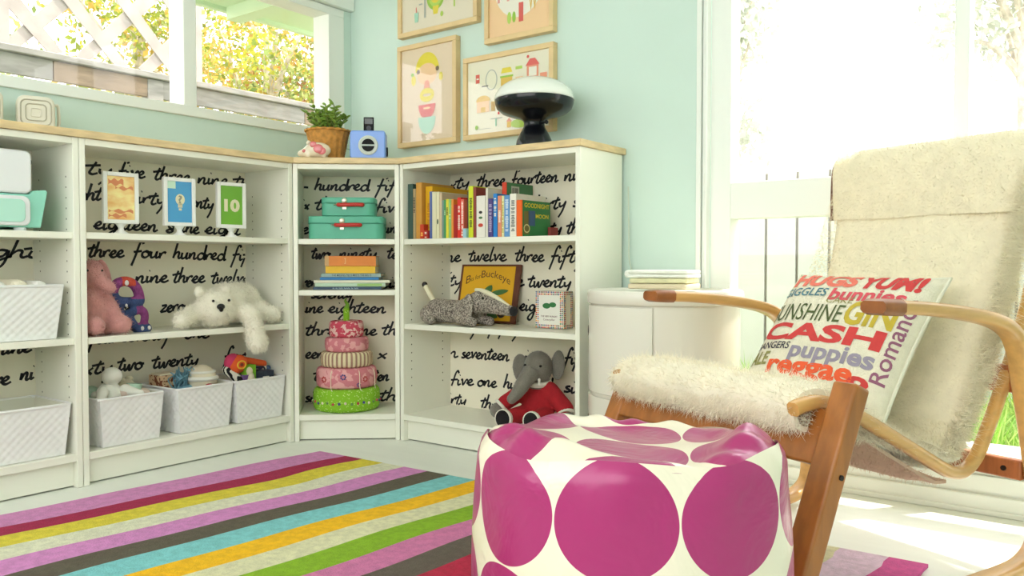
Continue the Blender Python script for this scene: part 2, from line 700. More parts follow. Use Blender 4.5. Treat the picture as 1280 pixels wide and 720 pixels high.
# window_2: tall frame in the back wall
w = MB()
yo, yi = 0.015, 0.09
GZ0 = 0.176
w.box((BX0 + 0.022, yo, BZ0), (1.791, yi, BZ1))                         # left stile
w.box((1.791, yo, BZ0), (BX1, yi, GZ0))                               # bottom rail
w.box((1.791, yo, 0.826), (2.433, yi, 0.943))                         # mid rail
w.box((2.470, yo, 0.826), (BX1 - 0.06, yi, 0.943))
w.box((2.433, yo - 0.008, GZ0), (2.470, yi, BZ1))                     # mullion
w.box((BX1 - 0.06, yo, GZ0), (BX1, yi, BZ1))                          # right stile
w.box((1.791, yo, BZ1 - 0.06), (BX1, yi, BZ1))                        # head
win2 = struct('window_2', w, m_trim, bevel=0.003)
for (x0, x1) in ((1.791, 2.433), (2.470, BX1 - 0.06)):
    for (z0, z1) in ((GZ0, 0.826), (0.943, BZ1 - 0.06)):
        MB().box((x0, 0.05, z0), (x1, 0.054, z1)).build('pane', m_glass, win2)
# casing with grooves
w = MB()
w.box((1.683, -0.014, 0.05), (1.700, 0.0, BZ1 + 0.05))
w.box((1.703, -0.008, 0.05), (1.712, 0.012, BZ1 + 0.02))
w.box((1.714, -0.018, 0.05), (1.7225, 0.014, BZ1 + 0.02))
w.box((1.683, -0.014, BZ1 + 0.02), (BX1 + 0.05, 0.0, BZ1 + 0.09))
struct('trim_3', w, m_trim, bevel=0.002)
struct('trim_4', MB().box((1.723, -0.03, 0.150), (BX1, 0.014, 0.168)), m_trim, bevel=0.004)     # sill board
w = MB()
w.box((1.43, -0.016, 0), (RX - 0.001, -0.0005, 0.052))
w.box((1.43, -0.024, 0), (RX - 0.001, -0.016, 0.016))
struct('baseboard_back', w, m_trim, bevel=0.003)
struct('baseboard_right', MB().box((RX - 0.016, RY + 0.02, 0), (RX, -0.03, 0.055)), m_trim, bevel=0.003)

# eave outside the left window
m_eave = M('eave_paint', (214, 232, 200), 0.7)
w = MB()
w.box((-0.62, -3.2, 1.90), (-0.13, 1.2, 1.925))
w.box((-0.65, -3.2, 1.88), (-0.62, 1.2, 1.99))
w.box((-0.615, -0.22, 1.84), (-0.125, -0.14, 1.90))
w.box((-0.615, -1.25, 1.84), (-0.125, -1.17, 1.90))
struct('roof_eave', w, m_eave)

# ground outside
m_lawn = M('lawn_soil', (140, 146, 112), 0.95, var=0.25, vscale=6)
struct('ground_outside', MB().box((-9, -6, -0.2), (-0.13, 9, -0.12)).box((-0.13, 0.13, -0.2), (9, 9, -0.12)), m_lawn)

# ------------------------------------------------------------------ BOOKCASES
H, T, D = 1.06, 0.018, 0.28


def bookcase(name, label, cat, loc, rz, width, shelves, words, splay=(0.0, 0.0), group=None):
    """front at local y=0, back at y=0.28, x from 0 to width"""
    root = thing(name, label, cat, loc, rz, group)
    s0, s1 = splay
    depth = D - 0.003

    def panel(pname, x0, sh):
        b = MB()
        dx = sh
        v = [(x0, 0, 0), (x0 + T, 0, 0), (x0 + T + dx, depth, 0), (x0 + dx, depth, 0)]
        b.prism([(p[0], p[1]) for p in v], 0.0, H)
        b.mi[5 if x0 > width / 2 else 3] = 1        # holes only on the inner face
        return b.build(pname, [m_case, m_side], root, bevel=0.0015)

    pl = panel('side_panel', 0.0005, s0)
    pr_ = panel('side_panel', width - T - 0.0005, s1)

    def board(pname, z0, z1, y0=0.002, y1=depth - 0.006):
        k0, k1 = y0 / depth, y1 / depth
        pts = [(T + s0 * k0 + .0005, y0), (width - T + s1 * k0 - .0005, y0), (width - T + s1 * k1 - .0005, y1), (T + s0 * k1 + .0005, y1)]
        return MB().prism(pts, z0, z1).build(pname, m_case, root, bevel=0.0015)

    board('top_panel', H - 0.02, H, 0.001)
    board('bottom_panel', 0.080, 0.102, 0.001)
    board('plinth', 0.004, 0.0795, 0.022, 0.04)
    for z in shelves:
        board('shelf', z, z + 0.02, 0.006)
    bp = MB().prism([(T + s0 - .004, depth - 0.005), (width - T + s1 + .004, depth - 0.005), (width - T + s1 + .004, depth), (T + s0 - .004, depth)], 0.10, H - 0.019).build('back_panel', m_paper, root)
    hw = MB()
    yw = depth - 0.0058
    for q in parse_words(words):
        xa, xb = q[1], q[3]
        lo, hi = T + s0 + 0.004, width - T + s1 - 0.004
        za, zb = (min(z, 0.984) if z > 0.96 else z for z in (q[2], q[4]))
        write_word(hw, q[0], xa, za, xb, zb, yw)
    # keep only the strokes that lie on this panel
    lo, hi = T + s0 + 0.001, width - T + s1 - 0.001
    keep = MB()
    for q in hw.f:
        xs = [hw.v[i][0] for i in q]
        zs = [hw.v[i][2] for i in q]
        if min(xs) > lo and max(xs) < hi and min(zs) > 0.103 and max(zs) < 1.039:
            keep.add([hw.v[i] for i in q], [tuple(range(len(q)))])
    keep.build('handwriting', m_ink, bp)
    return root


W_U1 = 'ty 0.153 0.982 0.240 0.982;five 0.260 0.989 0.355 0.989;three 0.391 0.989 0.533 0.989;nine 0.565 0.989 0.693 0.991;thirt 0.721 0.989 0.882 0.990;eight 0.079 0.890 0.200 0.898;thirty 0.267 0.899 0.433 0.892;twenty 0.483 0.895 0.628 0.888;eighty 0.684 0.891 0.793 0.884;eighteen 0.174 0.799 0.401 0.798;& 0.434 0.796 0.472 0.794;the 0.494 0.798 0.566 0.794;eight 0.593 0.795 0.748 0.794;three 0.154 0.704 0.275 0.702;four 0.310 0.702 0.430 0.700;hundred 0.461 0.700 0.678 0.695;fifty 0.710 0.695 0.840 0.696;. 0.207 0.635 0.218 0.635;nine 0.317 0.614 0.438 0.612;three 0.460 0.612 0.588 0.609;twelve 0.618 0.606 0.783 0.603;seven 0.173 0.505 0.357 0.502;zero 0.409 0.505 0.504 0.504;two 0.556 0.504 0.673 0.502;four 0.155 0.408 0.248 0.406;seventy 0.266 0.408 0.439 0.404;one 0.502 0.402 0.602 0.398;sixty 0.080 0.308 0.230 0.302;two 0.250 0.308 0.340 0.305;twenty 0.376 0.304 0.557 0.298;fort 0.670 0.299 0.787 0.294'
W_U0 = 'thirty 0.656 0.963 0.767 0.996;eight 0.586 0.698 0.782 0.700;nine 0.656 0.398 0.758 0.397;five 0.601 0.303 0.695 0.301;nine 0.726 0.311 0.815 0.306;three 0.3 0.98 0.45 0.98;nine 0.35 0.7 0.5 0.7;two 0.4 0.4 0.5 0.4'
W_UC = '- -0.010 1.009 0.010 1.009;hundred 0.036 0.986 0.258 0.987;fift 0.290 0.984 0.395 0.985;six -0.039 0.903 0.013 0.904;three 0.039 0.904 0.188 0.904;five 0.281 0.895 0.395 0.895;es -0.017 0.805 0.032 0.805;ninety 0.303 0.809 0.435 0.809;two 0.021 0.703 0.096 0.703;ninety 0.135 0.703 0.286 0.703;ten 0.332 0.703 0.401 0.703;even -0.042 0.587 0.043 0.587;six 0.312 0.583 0.385 0.583;seventy 0.017 0.538 0.187 0.537;nine -0.036 0.478 0.065 0.478;eighteen 0.088 0.478 0.324 0.477;three -0.007 0.385 0.153 0.384;one 0.186 0.384 0.285 0.384;the 0.311 0.384 0.400 0.383;een -0.008 0.289 0.070 0.289;x 0.290 0.283 0.331 0.283;two 0.027 0.196 0.119 0.195;ten 0.271 0.193 0.336 0.193;six -0.013 0.106 0.053 0.106;th 0.297 0.108 0.369 0.108'
W_U3 = 'sixty -0.038 0.999 0.121 0.997;three 0.162 0.997 0.302 0.992;fourteen 0.333 0.993 0.547 0.998;nine 0.575 0.996 0.691 0.998;two 0.174 0.889 0.314 0.887;thirty 0.420 0.882 0.582 0.885;six 0.610 0.887 0.692 0.886;sixty 0.443 0.788 0.562 0.789;three 0.586 0.791 0.709 0.791;nine -0.061 0.690 0.074 0.689;twelve 0.120 0.692 0.306 0.692;three 0.352 0.692 0.483 0.688;fifty 0.516 0.688 0.652 0.685;fifty -0.084 0.593 0.082 0.592;five 0.255 0.595 0.390 0.594;twenty 0.413 0.594 0.604 0.592;eighty 0.371 0.502 0.527 0.498;twenty -0.031 0.408 0.157 0.411;fifty 0.223 0.414 0.371 0.415;three 0.483 0.415 0.642 0.414;ten -0.062 0.297 0.060 0.299;seventeen 0.077 0.300 0.321 0.304;nine 0.356 0.306 0.483 0.309;fifty 0.577 0.313 0.694 0.316;five 0.021 0.187 0.140 0.191;one 0.161 0.193 0.258 0.195;hundred 0.294 0.196 0.520 0.201;six 0.573 0.206 0.660 0.208;thirty -0.050 0.107 0.102 0.107;three 0.181 0.107 0.314 0.107;nine 0.372 0.107 0.484 0.107'

P_C = Vector((0.29, -0.5518, 0))
T_C = Vector((0.75858862, 0.65156988, 0))      # along the corner unit's front
N_C = Vector((0.65156988, -0.75858862, 0))     # out of its front
RZ_C = math.atan2(T_C.y, T_C.x)
bookcase('bookcase', 'white bookcase cut by the left edge, holding the two largest woven baskets', 'bookcase', (0.29, -1.3425 - 0.79, 0), math.pi / 2, 0.79, (0.435, 0.755), W_U0)
bookcase('bookcase', 'white bookcase holding three small baskets and the polar bear toy', 'bookcase', (0.29, -1.342, 0), math.pi / 2, 0.79, (0.433, 0.756), W_U1)
bookcase('corner_bookcase', 'narrow white corner bookcase set diagonally with green suitcases and a fabric cake', 'bookcase', P_C, RZ_C, 0.4018, (0.559, 0.755), W_UC, splay=(-0.030, -0.010))
bookcase('bookcase', 'white bookcase under the mushroom lamp holding a row of upright books', 'bookcase', (0.5950, -0.29, 0), 0.0, 0.8133, (0.430, 0.754), W_U3)

# light wood worktop along the tops
m_ply = M('pale_wood_top', (222, 196, 148), 0.45, var=0.12, vscale=14, stretch=(1, 1, 5))
ZT = 1.0605
ZW = 1.083
pts = [(0.002, -2.14), (0.302, -2.14), (0.302, -0.558), (0.600, -0.302), (1.417, -0.302), (1.417, -0.002), (0.002, -0.002)]
tag(MB().prism(pts, ZT, ZW).build('worktop', m_ply, bevel=0.002), 'pale wood worktop running along the tops of the white bookcases', 'worktop')


def CP(t, dep, z=0.0):
    """point inside the corner unit"""
    return P_C + T_C * t - N_C * dep + Vector((0, 0, z))


# ------------------------------------------------------------------ RUG
RUG_N = [.584, .712, .793, .888, .982, 1.083, 1.173, 1.275, 1.367, 1.455, 1.551, 1.642, 1.729, 1.82, 1.91, 2.0, 2.09, 2.18, 2.27, 2.345, 2.45, 2.53]
RUG_C = [(214, 142, 196), (168, 34, 78), (224, 208, 66), (226, 226, 200), (214, 140, 200), (96, 88, 74), (130, 202, 206), (248, 190, 22), (222, 218, 180), (136, 178, 34), (206, 120, 166), (98, 88, 78), (182, 30, 66), (224, 208, 66), (130, 202, 206), (96, 88, 74), (248, 190, 22), (136, 178, 34), (222, 218, 180), (234, 208, 230), (216, 92, 160)]  # last two stripes lightened in colour, standing in for washed-out sunlight


def rug_pt(q, s, z):
    # q across the stripes, s along them (0 at the far end)
    wob = 0.006 * math.sin(s * 5.0 + q * 6) + 0.004 * math.sin(s * 13 + q * 3) if s > 0.05 else 0
    bulge = 0.018 * math.exp(-((s - 0.34) / 0.10) ** 2) * math.exp(-((q - 0.83) / 0.12) ** 2)
    q = q + wob + bulge
    end_y = -0.623 + 0.045 * (q - 0.584)
    # direction along stripes (0.1025, 0.995); end edge direction (1, .045)
    x = 0.523 + (q - 0.584) * 1.005 - 0.1025 * s
    y = end_y - 0.995 * s
    return (x, y, z)


mb = MB()
rug_m = [M('rug_wool_%d' % i, c, 0.95, var=0.10, vscale=60, bump=0.5, bscale=220) for i, c in enumerate(RUG_C)]
NS = 44
LEN = 1.62
for i, c in enumerate(RUG_C):
    q0, q1 = RUG_N[i], RUG_N[i + 1]
    v, f = [], []
    for k in range(NS + 1):
        s = LEN * k / NS
        for q in (q0, (q0 + q1) / 2, q1):
            v.append(rug_pt(q, s, 0.009))
    for k in range(NS):
        for j in range(2):
            a = k * 3 + j
            f.append((a, a + 3, a + 4, a + 1))
    mb.add(v, f, i)
# edge skirts
for (q, i) in ((RUG_N[0], 0), (RUG_N[-1], len(RUG_C) - 1)):
    v, f = [], []
    for k in range(NS + 1):
        s = LEN * k / NS
        v += [rug_pt(q, s, 0.009), rug_pt(q, s, 0.001)]
    for k in range(NS):
        f.append((2 * k, 2 * k + 1, 2 * k + 3, 2 * k + 2))
    mb.add(v, f, i)
for i in range(len(RUG_C)):
    for s in (0, LEN):
        a, b = RUG_N[i], RUG_N[i + 1]
        mb.add([rug_pt(a, s, 0.009), rug_pt(b, s, 0.009), rug_pt(b, s, 0.001), rug_pt(a, s, 0.001)], [(0, 1, 2, 3)], i)
tag(mb.build('striped_rug', rug_m), 'flat woven rug in bright multicoloured stripes on the white floor', 'rug')
# ------------------------------------------------------------------ ROCKING-STYLE LOUNGE CHAIR
m_wood = M('honey_wood', (166, 102, 44), 0.38, var=0.16, vscale=9, stretch=(5, 5, 0.6), coat=0.15)
m_woodl = M('pale_bent_wood', (214, 164, 96), 0.36, var=0.12, vscale=9, stretch=(5, 0.7, 5), coat=0.2)
m_woodd = M('brown_end_grain', (150, 88, 42), 0.4, var=0.2, vscale=20)
m_bolt = M('dark_bolt', (40, 34, 34), 0.4, metal=0.6)
m_shag = M('cream_shag_wool', (246, 238, 216), 0.9, var=0.05, vscale=20, sheen=0.3)
m_nap = M('cream_sheepskin_nap', (244, 234, 206), 0.92, var=0.04, vscale=30, bump=0.3, bscale=160, sheen=0.3)
m_under = M('tan_hide_underside', (206, 178, 156), 0.9, var=0.06, vscale=20)

CH_O = (1.88764, -0.71176, 0)
chair = thing('lounge_chair', 'bent wood lounge chair covered in cream sheepskin by the big window', 'chair', CH_O, math.radians(-22.5))

ARM_T = [(0.0, 0.600), (0.10, 0.596), (0.22, 0.586), (0.34, 0.570), (0.41, 0.553), (0.455, 0.527), (0.482, 0.488), (0.50, 0.43), (0.53, 0.33), (0.56, 0.22), (0.575, 0.13), (0.572, 0.075), (0.548, 0.046), (0.50, 0.028), (0.42, 0.0225), (0.25, 0.0225), (0.05, 0.0225), (-0.20, 0.0225)]
arm_path = smooth_path([(0, a, b) for a, b in ARM_T], 5)
arm_path = [(p.y, p.z) for p in arm_path]
for (l0, l1) in ((-0.024, 0.024), (0.593, 0.641)):
    mb = MB()
    n = len(arm_path)
    th = []
    for i, p in enumerate(arm_path):
        k = i / (n - 1)
        th.append(0.026 if k < 0.3 else (0.030 if k < 0.6 else 0.024))
    sweep_flat(mb, arm_path, l0, l1, th, round_=0.45)
    arm = mb.build('armrest', m_woodl, chair, smooth=True, angle=50)
    mb = MB()
    sweep_flat(mb, [(-0.012, 0.6005), (0.0, 0.6), (0.03, 0.599), (0.05, 0.598)], l0 - 0.002, l1 + 0.002, [0.022, 0.030, 0.031, 0.030], round_=0.5)
    mb.build('armrest_tip', m_woodd, arm, smooth=True, angle=50)

# slanting front legs
for l0 in (-0.022, 0.590):
    mb = MB()
    top, bot = Vector((0, -0.066, 0.462 if l0 > 0 else 0.415)), Vector((0, -0.254, 0.0105))
    ax = (top - bot).normalized()
    nrm = Vector((0, -ax.z, ax.y))
    hw = 0.021
    v = []
    for p in (bot, top):
        for (dx, dn) in ((0, -hw), (0.050, -hw), (0.050, hw), (0, hw)):
            q = p + nrm * dn * (1.1 if p is bot else 1.0)
            v.append((l0 + dx, q.y, max(0.0105, q.z) if p is bot else q.z))
    mb.add(v, [(0, 3, 2, 1), (4, 5, 6, 7), (0, 1, 5, 4), (1, 2, 6, 5), (2, 3, 7, 6), (3, 0, 4, 7)])
    leg = mb.build('front_leg', m_wood, chair, bevel=0.006, seg=3)
    mb = MB()
    c = bot.lerp(top, 0.66)
    xs = l0 + (0.050 if l0 > 0 else 0.0)
    mb.tube([(xs - 0.003, c.y + 0.004, c.z), (xs + 0.003, c.y + 0.004, c.z)], 0.005, 10)
    mb.build('bolt', m_bolt, leg)
# front cross rail between the legs
mb = MB()
bot, top = Vector((0, -0.122, 0.318)), Vector((0, -0.082, 0.412))
ax = (top - bot).normalized()
nrm = Vector((0, -ax.z, ax.y)) * 0.012
v = []
for x in (0.028, 0.589):
    for p, s in ((bot, -1), (bot, 1), (top, 1), (top, -1)):
        q = p + nrm * s
        v.append((x, q.y, q.z))
mb.add(v, [(0, 1, 2, 3), (7, 6, 5, 4), (0, 4, 5, 1), (1, 5, 6, 2), (2, 6, 7, 3), (3, 7, 4, 0)])
mb.build('front_rail', m_wood, chair, bevel=0.004)
# rear stretchers between the rear legs
m_wood2 = M('reddish_wood', (170, 100, 58), 0.42, var=0.2, vscale=9, stretch=(7, 1, 1))
for (s, z, h) in ((0.556, 0.222, 0.022), (0.540, 0.425, 0.030)):
    st = MB().box((0.025, s - 0.012, z - h), (0.592, s + 0.012, z + h)).build('rear_stretcher', m_wood2, chair, bevel=0.004)
    if h < 0.025:
        for x in (0.06, 0.555):
            MB().tube([(x, s - 0.015, z), (x, s - 0.011, z)], 0.006, 10).build('bolt', m_bolt, st)

# bent seat-and-back rails
RAIL = [(-0.155, 0.418), (-0.13, 0.424), (-0.09, 0.426), (-0.04, 0.414), (0.045, 0.379), (0.174, 0.316), (0.290, 0.259), (0.335, 0.241), (0.375, 0.238), (0.410, 0.252), (0.442, 0.285), (0.515, 0.396), (0.602, 0.552), (0.640, 0.65), (0.664, 0.76), (0.672, 0.86), (0.668, 0.945)]
rp = smooth_path([(0, a, b) for a, b in RAIL], 5)
rail_path = [(p.y, p.z) for p in rp]
for (l0, l1) in ((0.040, 0.066), (0.548, 0.574)):
    mb = MB()
    sweep_flat(mb, rail_path, l0, l1, 0.026, round_=0.45)
    mb.build('seat_rail', m_woodl, chair, smooth=True, angle=50)
mb = MB().box((0.06, 0.630, 0.90), (0.555, 0.652, 0.94))
mb.build('back_rail', m_woodl, chair, bevel=0.004)


def pad(path, l0, l1, thick, nl=24, closed_front=True, edge=0.5, puff=0.0):
    """cushion skin along a path; local normal side is 'up'. returns verts, faces"""
    pts = [Vector((0, p[0], p[1])) for p in path]
    m = len(pts)
    prof = []       # closed outline of the cushion in the Y-Z plane: top then bottom
    tops, bots = [], []
    for i, p in enumerate(pts):
        t = (pts[min(i + 1, m - 1)] - pts[max(i - 1, 0)]).normalized()
        nn = Vector((0, -t.z, t.y))
        th = thick[i] if isinstance(thick, (list, tuple)) else thick
        tops.append((p, nn, th))
    v, f = [], []
    ring = 2 * m
    for j in range(nl + 1):
        u = j / nl
        x = l0 + (l1 - l0) * u
        e = min(u, 1 - u) * nl
        k = 1.0 if e >= 2 else (0.80 if e >= 1 else 0.38)
        for (p, nn, th) in tops:
            q = p + nn * (th * (0.5 + 0.5 * k) + puff * math.sin(math.pi * u))
            v.append((x, q.y, q.z))
        for (p, nn, th) in reversed(tops):
            q = p + nn * (th * (0.5 - 0.5 * k))
            v.append((x, q.y, q.z))
    for j in range(nl):
        for i in range(ring):
            i2 = (i + 1) % ring
            f.append((j * ring + i, (j + 1) * ring + i, (j + 1) * ring + i2, j * ring + i2))
    f.append(tuple(range(ring)))
    f.append(tuple(nl * ring + i for i in range(ring - 1, -1, -1)))
    return v, f


def resample(pts, n):
    P = smooth_path([(0, a, b) for a, b in pts], 8)
    L = [0.0]
    for i in range(1, len(P)):
        L.append(L[-1] + (P[i] - P[i - 1]).length)
    out = []
    k = 0
    for j in range(n):
        d = L[-1] * j / (n - 1)
        while k < len(L) - 2 and L[k + 1] < d:
            k += 1
        t = (d - L[k]) / max(1e-9, L[k + 1] - L[k])
        p = P[k].lerp(P[k + 1], min(1, max(0, t)))
        out.append((p.y, p.z))
    return out


# seat pad: wraps over the front bar and sinks down to the back
SEAT = [(-0.098, 0.392), (-0.122, 0.397), (-0.133, 0.408), (-0.124, 0.420), (-0.095, 0.425), (-0.05, 0.414), (0.03, 0.380), (0.15, 0.322), (0.27, 0.268), (0.335, 0.250), (0.375, 0.252)]
sp = resample(SEAT, 40)
th = []
for i, (a, b) in enumerate(sp):
    k = i / 39
    th.append(0.026 + 0.016 * math.sin(math.pi * min(1, k * 1.6)))
v, f = pad(sp, 0.022, 0.556, th, nl=26)
for i, p in enumerate(v):
    d = mnoise.noise(Vector((p[0] * 9, p[1] * 9, p[2] * 9))) * 0.006
    v[i] = (p[0], p[1], p[2] + d)
mb = MB()
mb.add(v, f)
fur(mb, v, f, 42000, 0.015, 0.0006, seed=3, comb=(0.0, -0.15, -0.45), mess=0.45)
mb.build('seat_sheepskin', m_shag, chair, smooth=True, angle=80)
# hide underside below the seat rails
mb = MB()
un = resample([(-0.10, 0.385), (0.03, 0.345), (0.17, 0.275), (0.30, 0.212), (0.35, 0.205)], 14)
v, f = pad(un, 0.075, 0.540, 0.018, nl=14)
mb.add(v, f)
fur(mb, v, f, 6000, 0.009, 0.0006, seed=4, comb=(0, 0, -0.4), mess=0.4)
mb.build('seat_underside', m_under, chair, smooth=True, angle=80)
# back pad
BACK = [(0.345, 0.262), (0.395, 0.288), (0.43, 0.335), (0.480, 0.41), (0.535, 0.51), (0.583, 0.61), (0.612, 0.70), (0.634, 0.80), (0.645, 0.90), (0.648, 0.955)]
bp_ = resample(BACK, 44)
v, f = pad(bp_, 0.060, 0.556, 0.036, nl=26)
for i, p in enumerate(v):
    d = mnoise.noise(Vector((p[0] * 7, p[1] * 7, p[2] * 7))) * 0.005
    v[i] = (p[0], p[1] + d, p[2])
mb = MB()
mb.add(v, f)
fur(mb, v, f, 40000, 0.0075, 0.0006, seed=5, comb=(0, 0, -0.5), mess=0.45)
fur(mb, v, f, 12000, 0.022, 0.0007, seed=6, comb=(0.5, 0, -0.1), mess=0.5, mask=lambda c, n: 1.0 if (c.tolist()[0] > 0.525) else 0.0)
fur(mb, v, f, 5000, 0.014, 0.0006, seed=7, comb=(0, -0.2, 0.3), mess=0.5, mask=lambda c, n: 1.0 if (c.tolist()[2] < 0.335) else 0.0)
mb.build('backrest_sheepskin', m_nap, chair, smooth=True, angle=80)
# headrest fold over the top of the back
HEAD = [(0.606, 0.800), (0.604, 0.83), (0.603, 0.88), (0.606, 0.935), (0.622, 0.968), (0.652, 0.972), (0.684, 0.950), (0.696, 0.90), (0.698, 0.80), (0.696, 0.72)]
hp = resample(HEAD, 40)
v, f = pad(hp, 0.056, 0.560, 0.016, nl=26)
for i, p in enumerate(v):
    d = mnoise.noise(Vector((p[0] * 6, p[1] * 6, p[2] * 6))) * 0.006
    v[i] = (p[0], p[1] + d, p[2] + d * 0.6)
mb = MB()
mb.add(v, f)
fur(mb, v, f, 40000, 0.0075, 0.0006, seed=8, comb=(0, 0, -0.4), mess=0.45)
mb.build('headrest_cover', m_nap, chair, smooth=True, angle=80)
# brown woven edging on the far side of the headrest
mb = MB()
ed = resample([(0.600, 0.80), (0.600, 0.88), (0.606, 0.94), (0.625, 0.966)], 12)
mb.tube([(0.050, a, b) for a, b in ed], 0.0045, 8)
mb.build('headrest_edging', M('brown_edging', (112, 66, 48), 0.7, var=0.3, vscale=90), chair, smooth=True)

# ------------------------------------------------------------------ CUSHION WITH WOVEN WORDS
CL = Matrix.Translation(Vector(CH_O)) @ Matrix.Rotation(math.radians(-22.5), 4, 'Z')
tl, tr, br, bl = Vector((0.058, 0.452, 0.642)), Vector((0.470, 0.448, 0.640)), Vector((0.487, 0.225, 0.345)), Vector((0.075, 0.232, 0.345))
cx = (tr - tl).normalized()
cy = ((tl - bl) + (tr - br)).normalized()
cz = cx.cross(cy).normalized()
cy = cz.cross(cx)
cen = (tl + tr + bl + br) / 4
if cz.y > 0:
    pass
CM = CL @ Matrix(((cx.x, cy.x, cz.x, cen.x), (cx.y, cy.y, cz.y, cen.y), (cx.z, cy.z, cz.z, cen.z), (0, 0, 0, 1)))
cush = thing('word_cushion', 'cream cushion covered with colourful knitted words leaning on the sheepskin chair', 'cushion')
cush.matrix_world = CM
CWX, CWY = 0.208, 0.192


def ch(u, v):
    """half thickness at -1..1"""
    a = max(0.0, 1 - abs(u) ** 3.0)
    b = max(0.0, 1 - abs(v) ** 3.0)
    return 0.058 * (a * b) ** 0.5 + 0.004


def cxy(u, v):
    # sides pulled in between the corners
    k = 1 - 0.055 * (1 - v * v)
    j = 1 - 0.065 * (1 - u * u)
    return u * CWX * k, v * CWY * j


NC = 28
mb = MB()
vv, ff = [], []
idx = {}
for side in (1, -1):
    for i in range(NC + 1):
        for j in range(NC + 1):
            u, w_ = -1 + 2 * i / NC, -1 + 2 * j / NC
            x, y = cxy(u, w_)
            edge = i in (0, NC) or j in (0, NC)
            if edge and side == -1:
                idx[(side, i, j)] = idx[(1, i, j)]
                continue
            z = side * (0.0 if edge else ch(u, w_))
            idx[(side, i, j)] = len(vv)
            vv.append((x, y, z))
for i in range(NC):
    for j in range(NC):
        a = [idx[(1, i, j)], idx[(1, i + 1, j)], idx[(1, i + 1, j + 1)], idx[(1, i, j + 1)]]
        ff.append(tuple(a))
        a = [idx[(-1, i, j)], idx[(-1, i, j + 1)], idx[(-1, i + 1, j + 1)], idx[(-1, i + 1, j)]]
        ff.append(tuple(a))
mb.add(vv, ff)
m_cush = M('cream_knit', (236, 230, 208), 0.9, var=0.04, vscale=50, bump=0.4, bscale=300)
cover = mb.build('cover', m_cush, cush, smooth=True, angle=70)
mb = MB()
pp = [cxy(-1 + 2 * k / 16, -1) for k in range(16)] + [cxy(1, -1 + 2 * k / 16) for k in range(16)] + [cxy(1 - 2 * k / 16, 1) for k in range(16)] + [cxy(-1, 1 - 2 * k / 16) for k in range(16)]
mb.tube([(x, y, 0) for x, y in pp], 0.0042, 8, closed=True)
mb.build('piping', M('pale_piping', (228, 226, 206), 0.85), cover, smooth=True)
CUSH_COL = {'salmon': (232, 122, 104), 'red': (206, 66, 66), 'pink': (214, 84, 96), 'teal': (74, 124, 140), 'green': (84, 96, 56), 'olive': (150, 146, 88), 'mustard': (196, 172, 60), 'dark': (70, 66, 76), 'violet': (150, 142, 160), 'orange': (232, 96, 56), 'purple': (146, 92, 116)}
cnames = list(CUSH_COL)
mb = MB()
lines = [('HUGS', -.88, .10, .68, .96, 'salmon', .05), ('YUM!', .13, .88, .66, .94, 'red', .05),
         ('GIGGLES', -.96, -.22, .50, .65, 'teal', .012), ('bunnies', -.16, .80, .44, .66, 'pink', .03),
         ('CAKE', -.16, .22, .39, .49, 'olive', 0), ('GIN', .20, .82, .06, .44, 'mustard', .03), ('SUNSHINE', -.97, .17, .08, .36, 'green', 0),
         ('CASH', -.94, .80, -.24, .04, 'red', .04), ('BANGERS', -.94, -.36, -.38, -.27, 'dark', .012), ('puppies', -.32, .80, -.57, -.26, 'violet', .03),
         ('ALE', -.94, -.62, -.62, -.42, 'olive', .03), ('reggae', -.58, .62, -.82, -.54, 'orange', .035), ('8', .56, .82, -.86, -.60, 'red', .03), ('&', .66, .86, -.97, -.86, 'purple', .02),
         ('tea time', -.9, .50, -.97, -.86, 'teal', .01)]


def cplace(x, y):
    X, Y = cxy(x, y)
    return (X, Y, ch(x, y) + 0.0016)


def add_text_fine(mb, body, x0, x1, y0, y1, mi, bold, rot=False):
    """text following the curved cushion: split into small faces"""
    v, f = text_geo(body, bold)
    ax, bx = min(p[0] for p in v), max(p[0] for p in v)
    ay, by = min(p[1] for p in v), max(p[1] for p in v)
    bm = bmesh.new()
    bv = []
    for p in v:
        a, b = (p[0] - ax) / (bx - ax), (p[1] - ay) / (by - ay)
        if rot:
            x, y = x1 - b * (x1 - x0), y0 + a * (y1 - y0)
        else:
            x, y = x0 + a * (x1 - x0), y0 + b * (y1 - y0)
        bv.append(bm.verts.new((x, y, 0)))
    for q in f:
        try:
            bm.faces.new([bv[i] for i in q])
        except ValueError:
            pass
    bmesh.ops.triangulate(bm, faces=bm.faces[:])
    for _ in range(5):
        long_e = [e for e in bm.edges if e.calc_length() > 0.09]
        if not long_e:
            break
        bmesh.ops.subdivide_edges(bm, edges=long_e, cuts=1)
        bmesh.ops.triangulate(bm, faces=bm.faces[:])
    bm.verts.index_update()
    mb.add([cplace(p.co.x, p.co.y) for p in bm.verts], [tuple(x.index for x in q.verts) for q in bm.faces], mi)
    bm.free()


for (t, x0, x1, y0, y1, c, bold) in lines + [('Romance', .80, .955, -.62, .56, 'purple', 0.01)]:
    mb = MB()
    add_text_fine(mb, t, x0, x1, y0, y1, 0, bold, rot=(t == 'Romance'))
    mb.build('knitted_word', M('yarn_' + c, CUSH_COL[c], 0.9, var=0.05, vscale=60), cover)

# ------------------------------------------------------------------ POUF
PX, PY = 2.198, -1.410
PR = 0.24
pouf = thing('pouf', 'round white pouf with big magenta polka dots in front of the chair', 'pouf', (PX, PY, 0), 0)


